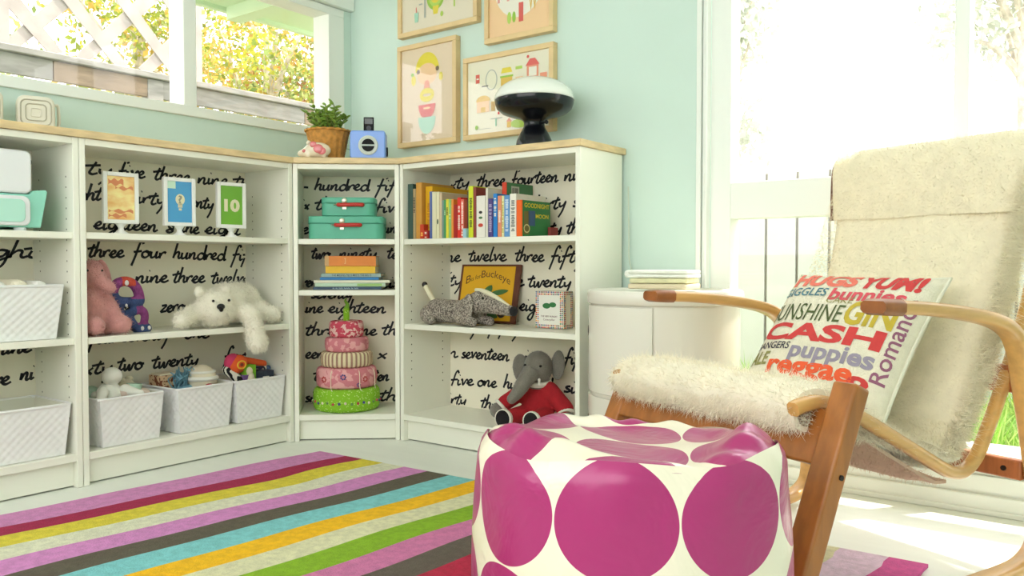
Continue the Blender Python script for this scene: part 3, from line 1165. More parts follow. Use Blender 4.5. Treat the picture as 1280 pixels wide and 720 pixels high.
def dots_mat(name, mode):
    m = bpy.data.materials.new(name)
    m.use_nodes = True
    nt = m.node_tree
    b = nt.nodes['Principled BSDF']
    b.inputs['Roughness'].default_value = 0.30
    b.inputs['Coat Weight'].default_value = 0.25
    b.inputs['Coat Roughness'].default_value = 0.25
    uv = nt.nodes.new('ShaderNodeUVMap')
    uv.uv_map = 'dots'
    sep = nt.nodes.new('ShaderNodeSeparateXYZ')
    nt.links.new(uv.outputs['UV'], sep.inputs[0])

    def math_(op, a, b_=None, c=None):
        n = nt.nodes.new('ShaderNodeMath')
        n.operation = op
        for i, x in enumerate((a, b_, c)):
            if x is None:
                continue
            if isinstance(x, (int, float)):
                n.inputs[i].default_value = x
            else:
                nt.links.new(x, n.inputs[i])
        return n.outputs[0]
    fx = math_('SUBTRACT', math_('FRACT', sep.outputs['X']), 0.5)
    fy = math_('SUBTRACT', math_('FRACT', sep.outputs['Y']), 0.5)
    d = math_('SQRT', math_('ADD', math_('MULTIPLY', fx, fx), math_('MULTIPLY', fy, fy)))
    inside = math_('LESS_THAN', d, 0.492)
    mx = nt.nodes.new('ShaderNodeMix')
    mx.data_type = 'RGBA'
    nt.links.new(inside, mx.inputs['Factor'])
    mx.inputs['A'].default_value = lin((242, 232, 210))
    mx.inputs['B'].default_value = lin((172, 36, 110))
    nt.links.new(mx.outputs['Result'], b.inputs['Base Color'])
    tc = nt.nodes.new('ShaderNodeTexCoord')
    n2 = nt.nodes.new('ShaderNodeTexNoise')
    n2.inputs['Scale'].default_value = 9
    n2.inputs['Detail'].default_value = 3
    n2.inputs['Distortion'].default_value = 1.2
    nt.links.new(tc.outputs['Object'], n2.inputs['Vector'])
    bp = nt.nodes.new('ShaderNodeBump')
    bp.inputs['Strength'].default_value = 0.35
    bp.inputs['Distance'].default_value = 0.02
    nt.links.new(n2.outputs['Fac'], bp.inputs['Height'])
    nt.links.new(bp.outputs['Normal'], b.inputs['Normal'])
    return m


def pouf_mesh(name, mat, grid_fn, uv_fn, nu, nv, wrap=True):
    v, f, uvs = [], [], []
    for j in range(nv + 1):
        for i in range(nu + (0 if wrap else 1)):
            v.append(grid_fn(i / nu, j / nv))
    w_ = nu if wrap else nu + 1
    me = bpy.data.meshes.new(name)
    luv = []
    for j in range(nv):
        for i in range(nu):
            i2 = (i + 1) % nu if wrap else i + 1
            f.append((j * w_ + i, j * w_ + i2, (j + 1) * w_ + i2, (j + 1) * w_ + i))
            luv += [uv_fn(i / nu, j / nv), uv_fn((i + 1) / nu, j / nv), uv_fn((i + 1) / nu, (j + 1) / nv), uv_fn(i / nu, (j + 1) / nv)]
    me.from_pydata(v, [], f)
    me.materials.append(mat)
    ul = me.uv_layers.new(name='dots')
    for i, c in enumerate(luv):
        ul.data[i].uv = c
    me.update()
    return link_mesh(name, me, pouf, smooth=True, angle=80)


PITCHC = PR * 2 * math.pi / 9           # dot pitch
A_CAM = math.atan2(-2.534 - PY, 2.815 - PX)     # where a dot faces
PH = 0.432


def top_h(a):
    """rim height round the pouf: it sags a little"""
    return PH - 0.028 + 0.020 * math.cos(a - A_CAM) + 0.008 * math.sin(a * 2 + 0.6) + 0.006 * math.sin(a * 5 + 1.0)


def side_fn(u, t):
    a = 2 * math.pi * u + A_CAM
    zt = top_h(a)
    z = 0.0115 + (zt - 0.0115) * t
    bulge = 0.010 * math.sin(math.pi * t) + 0.004 * math.sin(a * 4 + 2 * t)
    fold = 0.005 * math.sin(a * 11 + 3 * math.sin(t * 3)) * max(0, t - 0.45)
    edge = -0.012 * max(0, (t - 0.93) / 0.07) ** 2 - 0.02 * max(0, (0.06 - t) / 0.06) ** 2
    r = PR - 0.004 + bulge + fold + edge
    return (r * math.cos(a), r * math.sin(a), z)


def side_uv(u, t):
    return (u * 9 + 0.58, (t * PH - 0.271) / PITCHC)


def top_fn(u, t):
    a = 2 * math.pi * u + A_CAM
    r0 = PR - 0.016
    r = r0 * (1 - t)
    k = 1 - (1 - t) ** 2.2
    z = top_h(a) * (1 - k) + (PH - 0.034) * k
    lump = 0.026 * mnoise.noise(Vector((r * math.cos(a) * 6, r * math.sin(a) * 6, 2.3))) * min(1, t * 4)
    # gathered roll just inside the seam
    roll = 0.020 * math.exp(-((t - 0.20) / 0.12) ** 2) * (0.7 + 0.5 * math.sin(a * 3 + 0.5))
    seam = -0.010 * math.exp(-(t / 0.04) ** 2)
    wr = 0.005 * math.sin(a * 13 + 6 * t + 2 * math.sin(a * 3)) * math.exp(-((t - 0.12) / 0.12) ** 2)
    return (r * math.cos(a), r * math.sin(a), z + lump + roll + seam + wr)


def top_uv(u, t):
    a = 2 * math.pi * u + A_CAM
    r = (PR - 0.016) * (1 - t)
    x, y = r * math.cos(a), r * math.sin(a)
    k = A_CAM + math.pi / 2
    X = x * math.cos(k) + y * math.sin(k)
    Y = -x * math.sin(k) + y * math.cos(k)
    return (X / PITCHC + 0.47, Y / PITCHC + 0.066)


dm = dots_mat('polka_dot_vinyl', 0)
pouf_mesh('side_panel', dm, side_fn, side_uv, 144, 30)
pouf_mesh('top_panel', dm, top_fn, top_uv, 144, 40)
m_pw = M('pouf_base_cloth', (232, 226, 206), 0.6)
MB().lathe([(0.205, 0.0105), (0.232, 0.02)], 48).build('base_panel', m_pw, pouf, smooth=True)

# ------------------------------------------------------------------ ROUND CABINET
m_abs = M('glossy_white_plastic', (236, 232, 220), 0.25, coat=0.3)
cab = thing('round_cabinet', 'round white plastic storage cabinet behind the chair with folded cloths on top', 'cabinet', (1.695, -0.262, 0), 0)
CR = 0.232
mb = MB()
mb.lathe([(CR - .012, 0.0), (CR - .008, 0.012), (CR - .008, 0.575), (CR - .03, 0.578)], 72)
cb = mb.build('body', m_abs, cab, smooth=True)
mb = MB()
mb.lathe([(CR - .002, 0.560), (CR + .002, 0.564), (CR + .003, 0.588), (CR, 0.598), (CR - .006, 0.602), (CR - .016, 0.600), (CR - .022, 0.595), (0.001, 0.595)], 72)
mb.build('lid', m_abs, cab, smooth=True, angle=50)
for (z0, z1) in ((0.296, 0.556), (0.020, 0.286)):
    mb = MB()
    a0, a1 = math.radians(-150), math.radians(-72)
    n = 24
    v, f = [], []
    for i in range(n + 1):
        a = a0 + (a1 - a0) * i / n
        for (r, z) in ((CR - .006, z0), (CR - .001, z0 + .002), (CR - .001, z1 - .002), (CR - .006, z1)):
            v.append((r * math.cos(a), r * math.sin(a), z))
    for i in range(n):
        for k in range(3):
            f.append((i * 4 + k, (i + 1) * 4 + k, (i + 1) * 4 + k + 1, i * 4 + k + 1))
    f.append((0, 1, 2, 3))
    f.append((n * 4 + 3, n * 4 + 2, n * 4 + 1, n * 4))
    mb.add(v, f)
    d = mb.build('sliding_door', m_abs, cab, smooth=True, angle=30)
    hb = MB()
    ah = math.radians(-146)
    zc = (z0 + z1) / 2 + 0.05
    X = Matrix.Translation((math.cos(ah) * (CR - .001), math.sin(ah) * (CR - .001), zc)) @ Matrix.Rotation(ah, 4, 'Z')
    hb.ball((0, 0, 0), (0.002, 0.012, 0.017), mat=X)
    hb.build('finger_hole', M('dark_finger_hole', (50, 46, 44), 0.7), d, smooth=True)
# folded cloths
m_cl = [M('white_folded_cloth', (240, 242, 232), 0.9, bump=0.3, bscale=90), M('cream_green_folded_cloth', (222, 218, 176), 0.9, var=0.1, vscale=25, bump=0.3, bscale=90), M('beige_folded_cloth', (226, 212, 180), 0.9, bump=0.3, bscale=90)]


def folded(name, label, z, h, w, d, layers, mat, group, rz):
    root = None
    mb = MB()
    # S-folded strip seen from the fold side
    t = h / layers
    for k in range(layers):
        z0 = z + k * t
        mb.box((-w / 2 + 0.002 * (k % 2), -d / 2 + 0.003 * ((k + 1) % 2), z0 + 0.0004), (w / 2 - 0.003 * ((k * 7) % 3) * 0.3, d / 2, z0 + t - 0.0004))
    # rounded fold along one edge
    for k in range(0, layers - 1, 2):
        zc = z + (k + 1) * t
        mb.tube([(-w / 2, -d / 2 + 0.006, zc), (-w / 2, d / 2 - 0.004, zc)], t * 0.98, 12)
    o = mb.build(name, mat, None, bevel=0.0055, seg=4, smooth=True)
    o.location = (1.690, -0.255, 0)
    o.rotation_euler = (0, 0, rz)
    return tag(o, label, 'cloth', group)


folded('folded_cloth', 'beige folded cloth lying directly on the round cabinet, under the other cloths', 0.6030, 0.017, 0.185, 0.14, 1, m_cl[2], 'folded cloths on the cabinet', 0.10)
folded('folded_cloth', 'cream and green patterned folded cloth in the middle of the pile', 0.6205, 0.016, 0.180, 0.138, 1, m_cl[1], 'folded cloths on the cabinet', 0.16)
folded('folded_cloth', 'white folded cloth on top of the pile on the round cabinet', 0.6370, 0.024, 0.190, 0.14, 2, m_cl[0], 'folded cloths on the cabinet', 0.13)
# cord hanging on the wall beside the cabinet
cd = smooth_path([(1.428, -0.006, 0.95), (1.434, -0.012, 0.78), (1.440, -0.02, 0.70), (1.452, -0.012, 0.62), (1.446, -0.008, 0.50), (1.44, -0.008, 0.30), (1.436, -0.008, 0.06)], 8)
tag(MB().tube(cd, 0.0022, 8).build('power_cord', M('pale_cord', (206, 216, 200), 0.5), smooth=True), 'thin pale cord hanging down the mint wall beside the bookcase end', 'cord')
# ------------------------------------------------------------------ DESK PICTURES IN THE MIDDLE BOOKCASE
m_fw = M('white_frame_lacquer', (242, 242, 238), 0.3)
m_orange_art = M('orange_yellow_art', (240, 178, 104), 0.35, vscale=14, col2=(254, 240, 168), stretch=(1, 1, 2))
m_blue_art = M('sky_blue_art', (70, 160, 214), 0.35)
m_green_art = M('lime_green_art', (112, 176, 44), 0.35)
m_cream_ink = M('cream_print', (232, 226, 190), 0.5)
m_mint_ink = M('mint_print', (206, 236, 214), 0.5)
SH1 = 0.7762


def desk_frame(y, label, art, shapes):
    root = thing('desk_picture', label, 'picture frame', (0.205, y, SH1), math.radians(90 - 6), 'pictures on pedestals')
    w2, z0, z1, b = 0.056, 0.034, 0.200, 0.013
    mb = MB()
    mb.box((-w2, -0.008, z0), (-w2 + b, 0.008, z1)).box((w2 - b, -0.008, z0), (w2, 0.008, z1))
    mb.box((-w2 + b, -0.008, z0), (w2 - b, 0.008, z0 + b)).box((-w2 + b, -0.008, z1 - b), (w2 - b, 0.008, z1))
    mb.build('frame', m_fw, root, bevel=0.0015)
    pr = MB().box((-w2 + b, -0.003, z0 + b), (w2 - b, 0.004, z1 - b)).build('print', art, root)
    W2, HH = w2 - b, (z1 - z0 - 2 * b)

    def place(u, v):
        return (-W2 + 2 * W2 * u, -0.0036, z0 + b + HH * v)
    shapes(pr, place)
    mb = MB()
    mb.lathe([(0.022, 0.0), (0.021, 0.004), (0.010, 0.012), (0.008, 0.020), (0.014, 0.030), (0.018, 0.0345)], 24)
    mb.build('pedestal', m_fw, root, smooth=True)
    return root


def sh_orange(pr, place):
    for (x0, y0, x1, y1) in ((.05, .80, .6, .92), (.3, .70, .95, .76), (.05, .16, .95, .22), (.05, .05, .7, .12)):
        P = [(x0 + (x1 - x0) * k / 10, y0 + .03 * math.sin(k)) for k in range(11)] + [(x1 - (x1 - x0) * k / 10, y1 + .03 * math.sin(k * 1.3)) for k in range(11)]
        mb = MB()
        poly(mb, place, P, 0)
        mb.build('painted_band', M('rust_print', (224, 140, 92), 0.5), pr)


def sh_bulb(pr, place):
    mb = MB()
    poly(mb, place, ellipse(.52, .56, .19, .135), 0)
    poly(mb, place, rect(.43, .36, .61, .46), 0)
    poly(mb, place, rect(.46, .29, .58, .345), 0)
    mb.build('light_bulb', m_cream_ink, pr)
    mb = MB()
    add_text(mb, '?', .44, .60, .47, .66, lambda u, v: (place(u, v)[0], -0.0041, place(u, v)[2]), 0, 0.03)
    mb.build('question_mark', M('grey_print', (150, 150, 130), 0.5), pr)
    mb = MB()
    poly(mb, place, rect(.0, .82, .34, 1.0), 0)
    mb.build('corner_patch', m_mint_ink, pr)


def sh_ten(pr, place):
    mb = MB()
    add_text(mb, '10', .17, .88, .33, .66, place, 0, 0.05)
    mb.build('number', m_cream_ink, pr)


desk_frame(-1.172, 'white pedestal picture with a yellow and orange abstract print', m_orange_art, sh_orange)
desk_frame(-0.966, 'white pedestal picture with a light bulb on sky blue', m_blue_art, sh_bulb)
desk_frame(-0.762, 'white pedestal picture with the number 10 on green', m_green_art, sh_ten)

# ------------------------------------------------------------------ WOVEN WHITE STORAGE BASKETS
m_bask = M('white_woven_strap', (238, 239, 238), 0.5, var=0.02, vscale=20)
m_bask_in = M('basket_lining', (222, 222, 206), 0.7)


def basket_mesh(root, wt, wb, dt, db, h, cell=0.012):
    """open tapered box with a chequer weave pressed into its walls"""
    def wall(mb, p00, p10, p11, p01, nrm):
        p00, p10, p11, p01, nrm = [Vector(q) for q in (p00, p10, p11, p01, nrm)]
        L = (p10 - p00).length
        nu = max(4, int(L / cell) * 4)
        nv = max(4, int(h / cell) * 4)
        v, f = [], []
        for j in range(nv + 1):
            for i in range(nu + 1):
                u, t = i / nu, j / nv
                p = p00 * (1 - u) * (1 - t) + p10 * u * (1 - t) + p11 * u * t + p01 * (1 - u) * t
                a = math.sin(i / 4 * math.pi) * math.sin(j / 4 * math.pi)
                s = 0.0013 * a if 0 < i < nu else 0
                v.append(p + nrm * s)
        for j in range(nv):
            for i in range(nu):
                a = j * (nu + 1) + i
                f.append((a, a + 1, a + nu + 2, a + nu + 1))
        mb.add(v, f)
    a, b, c, d = wb / 2, db / 2, wt / 2, dt / 2
    mb = MB()
    wall(mb, (-a, -b, 0), (a, -b, 0), (c, -d, h), (-c, -d, h), (0, -1, 0))
    wall(mb, (a, -b, 0), (a, b, 0), (c, d, h), (c, -d, h), (1, 0, 0))
    wall(mb, (a, b, 0), (-a, b, 0), (-c, d, h), (c, d, h), (0, 1, 0))
    wall(mb, (-a, b, 0), (-a, -b, 0), (-c, -d, h), (-c, d, h), (-1, 0, 0))
    mb.add([(-a, -b, 0.001), (a, -b, 0.001), (a, b, 0.001), (-a, b, 0.001)], [(0, 3, 2, 1)])
    body = mb.build('woven_body', m_bask, root, smooth=True, angle=50)
    k = 0.004
    mb = MB()
    q = [(-a + k, -b + k, .004), (a - k, -b + k, .004), (a - k, b - k, .004), (-a + k, b - k, .004), (-c + k, -d + k, h), (c - k, -d + k, h), (c - k, d - k, h), (-c + k, d - k, h)]
    mb.add(q, [(0, 1, 2, 3), (0, 4, 5, 1), (1, 5, 6, 2), (2, 6, 7, 3), (3, 7, 4, 0)])
    mb.build('lining', m_bask_in, root)
    mb = MB()
    pts = []
    cs = [(-c, -d), (c, -d), (c, d), (-c, d)]
    for i in range(4):
        p, q2 = Vector(cs[i]), Vector(cs[(i + 1) % 4])
        for t in (0.03, 0.25, 0.5, 0.75, 0.97):
            w_ = p.lerp(q2, t)
            pts.append((w_.x, w_.y, h - 0.002))
    mb.tube(pts, 0.0045, 8, closed=True)
    mb.build('rim', m_bask, root, smooth=True)


def basket(label, x, y, z, wt, wb, dt, db, h, group, rz=math.pi / 2):
    r = thing('storage_basket', label, 'basket', (x, y, z), rz, group)
    basket_mesh(r, wt, wb, dt, db, h)
    return r


ZB = 0.1035
for (yc, lab, yaw) in ((-1.182, 'white woven basket of pale soft toys, nearest the tall divider on the left', 3), (-0.918, 'middle white woven basket of the bottom shelf, holding blue tinsel and a knitted hat', 2), (-0.690, 'white woven basket holding the colourful striped creature toy', 1)):
    basket(lab, 0.158, yc, ZB, 0.218, 0.192, 0.232, 0.214, 0.153, 'small woven baskets', math.pi / 2 + math.radians(yaw))
basket('wide white woven basket filled with rolled white cloths', 0.156, -1.605, 0.4565, 0.440, 0.400, 0.240, 0.220, 0.160, 'wide woven baskets')
basket('wide white woven basket standing empty on the bottom shelf at the left edge', 0.156, -1.590, ZB, 0.440, 0.410, 0.240, 0.220, 0.155, 'wide woven baskets')

# rolled cloths in the wide basket
m_roll = M('white_terry', (240, 240, 234), 0.95, var=0.03, vscale=30, bump=0.5, bscale=150)
m_roll2 = M('cream_terry', (234, 228, 206), 0.95, var=0.03, vscale=30, bump=0.5, bscale=150)
rolls = [(-1.444, 'rolled white cloth at the basket side nearest the bookcase divider', .026), (-1.500, 'rolled cream cloth second from the divider in the wide basket', .028), (-1.558, 'rolled white cloth third from the divider in the wide basket', .029), (-1.618, 'rolled white cloth in the wide basket just beyond the left edge', .028)]
for i, (y, lab, r) in enumerate(rolls):
    mb = MB()
    n = 40
    v, f = [], []
    for k in range(n + 1):
        a = 2 * math.pi * 3 * k / n
        rr = r * (0.25 + 0.75 * k / n)
        for x in (-0.095, 0.095):
            v.append((x, rr * math.cos(a), rr * math.sin(a)))
    for k in range(n):
        f.append((2 * k, 2 * k + 1, 2 * k + 3, 2 * k + 2))
    mb.add(v, f)
    mb.capsule((-0.088, 0, 0), (0.088, 0, 0), r * 0.92, r * 0.92)
    o = mb.build('rolled_cloth', m_roll if i != 1 else m_roll2, smooth=True)
    o.location = (0.158, y, 0.606 + 0.003 * (i % 2))
    tag(o, lab, 'cloth', 'rolled cloths')

# ------------------------------------------------------------------ WHITE AND MINT MACHINE
m_mach = M('white_appliance_plastic', (232, 234, 236), 0.35)
m_mint = M('mint_appliance_plastic', (150, 220, 200), 0.4)
mach = thing('appliance_case', 'white and mint plastic appliance case on the top shelf at the left edge', 'appliance', (0.16, -1.60, 0.7755), math.pi / 2)


def rbox(x0, x1, y0, y1, z0, z1, r, n=5):
    """prism along y with rounded corners in XZ"""
    pts = []
    for (cx_, cz_, a0) in ((x1 - r, z1 - r, 0), (x0 + r, z1 - r, 90), (x0 + r, z0 + r, 180), (x1 - r, z0 + r, 270)):
        for k in range(n + 1):
            a = math.radians(a0 + 90 * k / n)
            pts.append((cx_ + r * math.cos(a), cz_ + r * math.sin(a)))
    return pts


def prism_y(mb, pts, y0, y1, mi=0, mat=None):
    n = len(pts)
    v = [(p[0], y0, p[1]) for p in pts] + [(p[0], y1, p[1]) for p in pts]
    f = [tuple(range(n)), tuple(range(2 * n - 1, n - 1, -1))]
    f += [(i, n + i, n + (i + 1) % n, (i + 1) % n) for i in range(n)]
    return mb.add(v, f, mi, mat)


mb = MB(); prism_y(mb, rbox(-0.20, 0.135, -0.10, 0.09, 0.108, 0.232, 0.018), -0.105, 0.085)
mb.build('cover', m_mach, mach, bevel=0.006, seg=3, smooth=True)
mb = MB(); prism_y(mb, [(-0.21, 0.010), (0.160, 0.010), (0.180, 0.116), (0.176, 0.122), (0.14, 0.118), (0.13, 0.106), (-0.21, 0.106)], -0.10, 0.09)
mb.build('base', m_mint, mach, bevel=0.006, seg=3, smooth=True)
mb = MB(); prism_y(mb, rbox(-0.205, 0.128, 0, 0, 0.014, 0.100, 0.02), -0.112, -0.1)
fr = mb.build('front_frame', m_mach, mach, bevel=0.004, smooth=True)
mb = MB(); prism_y(mb, rbox(-0.195, 0.112, 0, 0, 0.024, 0.090, 0.016), -0.1155, -0.1121)
mb.build('mint_panel', M('pale_mint_panel', (184, 232, 216), 0.4), fr, bevel=0.003, smooth=True)
mb = MB()
for (x, y) in ((-0.17, -0.08), (0.11, -0.08), (-0.17, 0.07), (0.11, 0.07)):
    mb = MB(); mb.lathe([(0.016, 0.0), (0.016, 0.0095)], 20, mat=Matrix.Translation((x, y, 0)))
    mb.build('foot', m_mach, mach, smooth=True)
mb = MB(); mb.tube(smooth_path([(0.146, -0.02, 0.12), (0.147, -0.02, 0.18), (0.150, -0.02, 0.21), (0.158, -0.02, 0.222)], 4), 0.004, 8)
mb.build('lever', m_mach, mach, smooth=True)

# ------------------------------------------------------------------ SOFT TOYS
m_pinkp = M('pink_plush', (204, 146, 142), 0.95, var=0.08, vscale=40, bump=0.4, bscale=180, sheen=0.3)
m_eye = M('black_bead', (18, 18, 20), 0.25)
pk = thing('pink_soft_toy', 'pink plush animal with floppy ears seated against the shelf divider', 'soft toy', (0.18, -1.244, 0.4535), 0)
mb = MB()
mb.ball((0, -0.02, 0.068), (0.062, 0.052, 0.066))
mb.ball((0.01, -0.018, 0.10), (0.05, 0.044, 0.055))
mb.ball((0.012, -0.018, 0.192), (0.044, 0.040, 0.048))
mb.capsule((0.03, -0.010, 0.178), (0.062, 0.012, 0.150), 0.028, 0.021)
mb.capsule((0.015, 0.005, 0.035), (0.070, 0.048, 0.033), 0.034, 0.030)
mb.capsule((0.03, -0.04, 0.035), (0.08, -0.04, 0.033), 0.032, 0.029)
mb.capsule((0.02, 0.02, 0.12), (0.06, 0.03, 0.07), 0.022, 0.02)
v, f = blob(mb, 0.006, 6)
mb = MB(); mb.add(v, f)
fur(mb, v, f, 4500, 0.009, 0.0007, seed=21, mess=0.6)
mb.build('body', m_pinkp, pk, smooth=True, angle=80)
for (y, t) in ((0.028, 0.25), (-0.058, -0.25)):
    mb = MB(); mb.ball((0.0, y, 0.190), (0.013, 0.020, 0.052), rot=Matrix.Rotation(t, 3, 'X'))
    mb.build('ear', m_pinkp, pk, smooth=True)
for (y) in (-0.005, -0.05):
    mb = MB(); mb.ball((0.053, y, 0.205), 0.0035)
    mb.build('eye', m_eye, pk, smooth=True)

# knitted letter-shaped toy
kn_b = M('navy_knit', (58, 76, 122), 0.95, var=0.15, vscale=60, bump=0.6, bscale=220)
kn_p = M('purple_knit', (140, 66, 126), 0.95, var=0.2, vscale=60, bump=0.6, bscale=220)
kn_r = M('red_knit', (206, 80, 60), 0.95, var=0.15, vscale=60, bump=0.6, bscale=220)
kn_w = M('white_knit', (226, 224, 220), 0.95)
lt = thing('knitted_letter_toy', 'knitted letter-shaped soft toy in navy, purple and red beside the pink plush', 'soft toy', (0.200, -1.208, 0.453), 0)


def kp(X, Y):
    return (0, (X - 169) * 0.000428, 0.186 - (Y - 225) * 0.000431)


def chain(mb, pts, r):
    S = smooth_path([kp(*p) for p in pts], 5)
    mb.tube(S, r, 12)
    mb.ball(S[0], r)
    mb.ball(S[-1], r)


mb = MB()
chain(mb, [(200, 400), (190, 350), (215, 285), (285, 262), (355, 290), (390, 350), (400, 410)], 0.0165)
chain(mb, [(200, 380), (235, 410), (310, 420), (400, 418)], 0.0160)
chain(mb, [(205, 400), (225, 470), (240, 545)], 0.0185)
chain(mb, [(235, 530), (300, 540), (345, 600), (385, 632), (455, 630)], 0.0165)
chain(mb, [(300, 510), (360, 495), (425, 492), (440, 540), (432, 585)], 0.0130)
v, f = blob(mb, 0.0045, 4)
mb = MB()
for q in f:
    pass
mi = []
for q in f:
    c = sum((Vector(v[i]) for i in q), Vector()) / len(q)
    X, Y = 169 + c.y / 0.000428, 225 + (0.186 - c.z) / 0.000431
    m_ = 0
    if Y < 345 and X > 180:
        m_ = 1
    if Y < 300 and 250 < X < 350:
        m_ = 2
    if X > 320 and Y < 400:
        m_ = 1 if not (Y < 300 and X < 350) else 2
    if X > 365 and 455 < Y < 595:
        m_ = 1
    mi.append(m_)
mb.v, mb.f, mb.mi = v, f, mi
mb.build('knitted_body', [kn_b, kn_p, kn_r], lt, smooth=True, angle=80)
for (X, Y, s) in ((280, 275, 1), (275, 445, .6), (400, 627, .8), (455, 625, .8)):
    mb = MB(); c = kp(X, Y)
    mb.ball((0.015, c[1], c[2]), (0.004, 0.007 * s, 0.009 * s))
    mb.build('white_patch', kn_w, lt, smooth=True)

# polar bear sprawled on the shelf edge
m_bear = M('white_plush_fur', (246, 242, 226), 0.95, var=0.03, vscale=20, sheen=0.3)
pb = thing('polar_bear_toy', 'white plush polar bear sprawled over the shelf edge with one paw dangling', 'soft toy', (0.20, -0.815, 0.4535), 0)
mb = MB()
mb.ball((0.040, -0.040, 0.068), (0.066, 0.072, 0.062))                       # head
mb.ball((0.085, -0.062, 0.062), (0.036, 0.042, 0.036))                       # muzzle
mb.ball((-0.03, 0.055, 0.090), (0.075, 0.080, 0.064))                        # shoulders
mb.ball((-0.055, 0.125, 0.088), (0.072, 0.075, 0.068))                       # back and rump
mb.capsule((0.045, 0.040, 0.060), (0.112, 0.060, 0.045), 0.032, 0.030)       # arm over the edge
mb.capsule((0.112, 0.060, 0.045), (0.124, 0.072, -0.050), 0.029, 0.034)
mb.ball((0.128, 0.074, -0.058), (0.032, 0.036, 0.034))
mb.capsule((0.00, -0.09, 0.050), (0.045, -0.175, 0.033), 0.032, 0.026)       # other arm along the shelf
mb.capsule((-0.02, 0.150, 0.060), (0.045, 0.203, 0.034), 0.044, 0.030)       # hind leg
mb.capsule((-0.09, 0.15, 0.05), (-0.09, 0.198, 0.034), 0.036, 0.03)
v, f = blob(mb, 0.007, 7)
mb = MB(); mb.add(v, f)
fur(mb, v, f, 22000, 0.013, 0.0006, seed=31, comb=(0, 0, -0.35), mess=0.6)
mb.build('body', m_bear, pb, smooth=True, angle=80)
for (y) in (-0.088, 0.012):
    mb = MB(); mb.ball((0.026, y * 1.05, 0.128), (0.012, 0.019, 0.020))
    v, f = mb.v[:], mb.f[:]
    fur(mb, v, f, 500, 0.007, 0.0006, seed=32, mess=0.6)
    mb.build('ear', m_bear, pb, smooth=True)
mb = MB(); mb.ball((0.122, -0.070, 0.078), (0.010, 0.015, 0.011)); mb.ball((0.124, -0.070, 0.070), (0.007, 0.008, 0.010))
mb.build('nose', m_eye, pb, smooth=True)
for (y) in (-0.088, -0.026):
    mb = MB(); mb.ball((0.104, y, 0.098), 0.0048)
    mb.build('eye', m_eye, pb, smooth=True)

# tweed dog
def tweed(name, a, b):
    return M(name, a, 0.95, vscale=190, col2=b, bump=0.5, bscale=200)


m_tweed = tweed('grey_tweed', (66, 58, 56), (196, 186, 172))
m_dogw = M('cream_felt', (232, 226, 196), 0.95, bump=0.3, bscale=200)
dg = thing('tweed_dog_toy', 'grey tweed soft toy dog with a cream black-tipped tail lying before the yellow book', 'soft toy', (0.78, -0.205, 0.450), 0)
mb = MB()
mb.capsule((-0.080, 0.012, 0.050), (0.075, 0.008, 0.050), 0.047, 0.043)
mb.capsule((0.07, 0.006, 0.060), (0.150, -0.004, 0.090), 0.042, 0.045)
mb.capsule((0.150, -0.004, 0.092), (0.300, -0.020, 0.062), 0.042, 0.019)
mb.capsule((0.07, -0.03, 0.030), (0.150, -0.050, 0.018), 0.024, 0.018)
mb.capsule((0.07, 0.03, 0.030), (0.165, 0.030, 0.018), 0.024, 0.018)
mb.ball((-0.095, -0.02, 0.036), (0.036, 0.034, 0.036))
mb.capsule((-0.095, -0.03, 0.022), (-0.055, -0.05, 0.018), 0.020, 0.017)
v, f = blob(mb, 0.005, 5)
mb = MB(); mb.add(v, f)
mb.build('body', m_tweed, dg, smooth=True, angle=80)
mb = MB(); mb.capsule((-0.098, 0.012, 0.086), (-0.140, 0.012, 0.142), 0.0105, 0.0095)
tl_ = mb.build('tail', m_dogw, dg, smooth=True)
mb = MB(); mb.ball((-0.145, 0.012, 0.149), (0.011, 0.011, 0.012)); mb.build('tail_tip', m_eye, tl_, smooth=True)
mb = MB(); mb.ball((0.312, -0.021, 0.062), (0.016, 0.017, 0.018)); mb.build('nose', M('black_felt', (26, 24, 26), 0.9), dg, smooth=True)
mb = MB()
st = smooth_path([(0.130, -0.010, 0.134), (0.175, -0.014, 0.128), (0.235, -0.018, 0.108), (0.295, -0.024, 0.082)], 4)
mb.tube(st, [0.004 + 0.006 * math.sin(math.pi * min(1, 0.15 + i / len(st))) for i in range(len(st))], 8)
mb.build('muzzle_stripe', m_dogw, dg, smooth=True)
for (y, s) in ((-0.050, -1), (0.042, 1)):
    mb = MB(); mb.ball((0.122, y, 0.068), (0.027, 0.010, 0.054), rot=Matrix.Rotation(0.22 * 1, 3, 'Y'))
    mb.build('ear', m_tweed, dg, smooth=True)
for (y) in (-0.043, 0.020):
    mb = MB(); mb.ball((0.190, y, 0.106), 0.005); mb.build('eye', m_eye, dg, smooth=True)

# plain grey elephant toy in a red coat
m_ele = M('grey_plush', (126, 122, 112), 0.95, var=0.08, vscale=40, bump=0.3, bscale=200, sheen=0.3)
m_red = M('red_felt_coat', (172, 30, 40), 0.95, var=0.08, vscale=40, bump=0.3, bscale=200)
m_cuff = M('white_felt_cuff', (232, 228, 214), 0.95)
el = thing('elephant_soft_toy', 'grey plush elephant in a red coat seated on the bottom shelf', 'soft toy', (1.135, -0.135, 0.1025), math.radians(12))
mb = MB()
mb.ball((0, 0, 0.205), (0.054, 0.052, 0.060))
S = smooth_path([(-0.008, -0.04, 0.195), (-0.022, -0.075, 0.160), (-0.042, -0.090, 0.122), (-0.062, -0.092, 0.100)], 5)
mb.tube(S, [0.034 - 0.016 * i / (len(S) - 1) for i in range(len(S))], 12)
mb.ball(S[-1], 0.019)
mb.ball((0, 0.01, 0.140), (0.045, 0.04, 0.04))
v, f = blob(mb, 0.005, 5)
mb = MB(); mb.add(v, f); fur(mb, v, f, 3500, 0.005, 0.0006, seed=41)
mb.build('head', m_ele, el, smooth=True, angle=80)
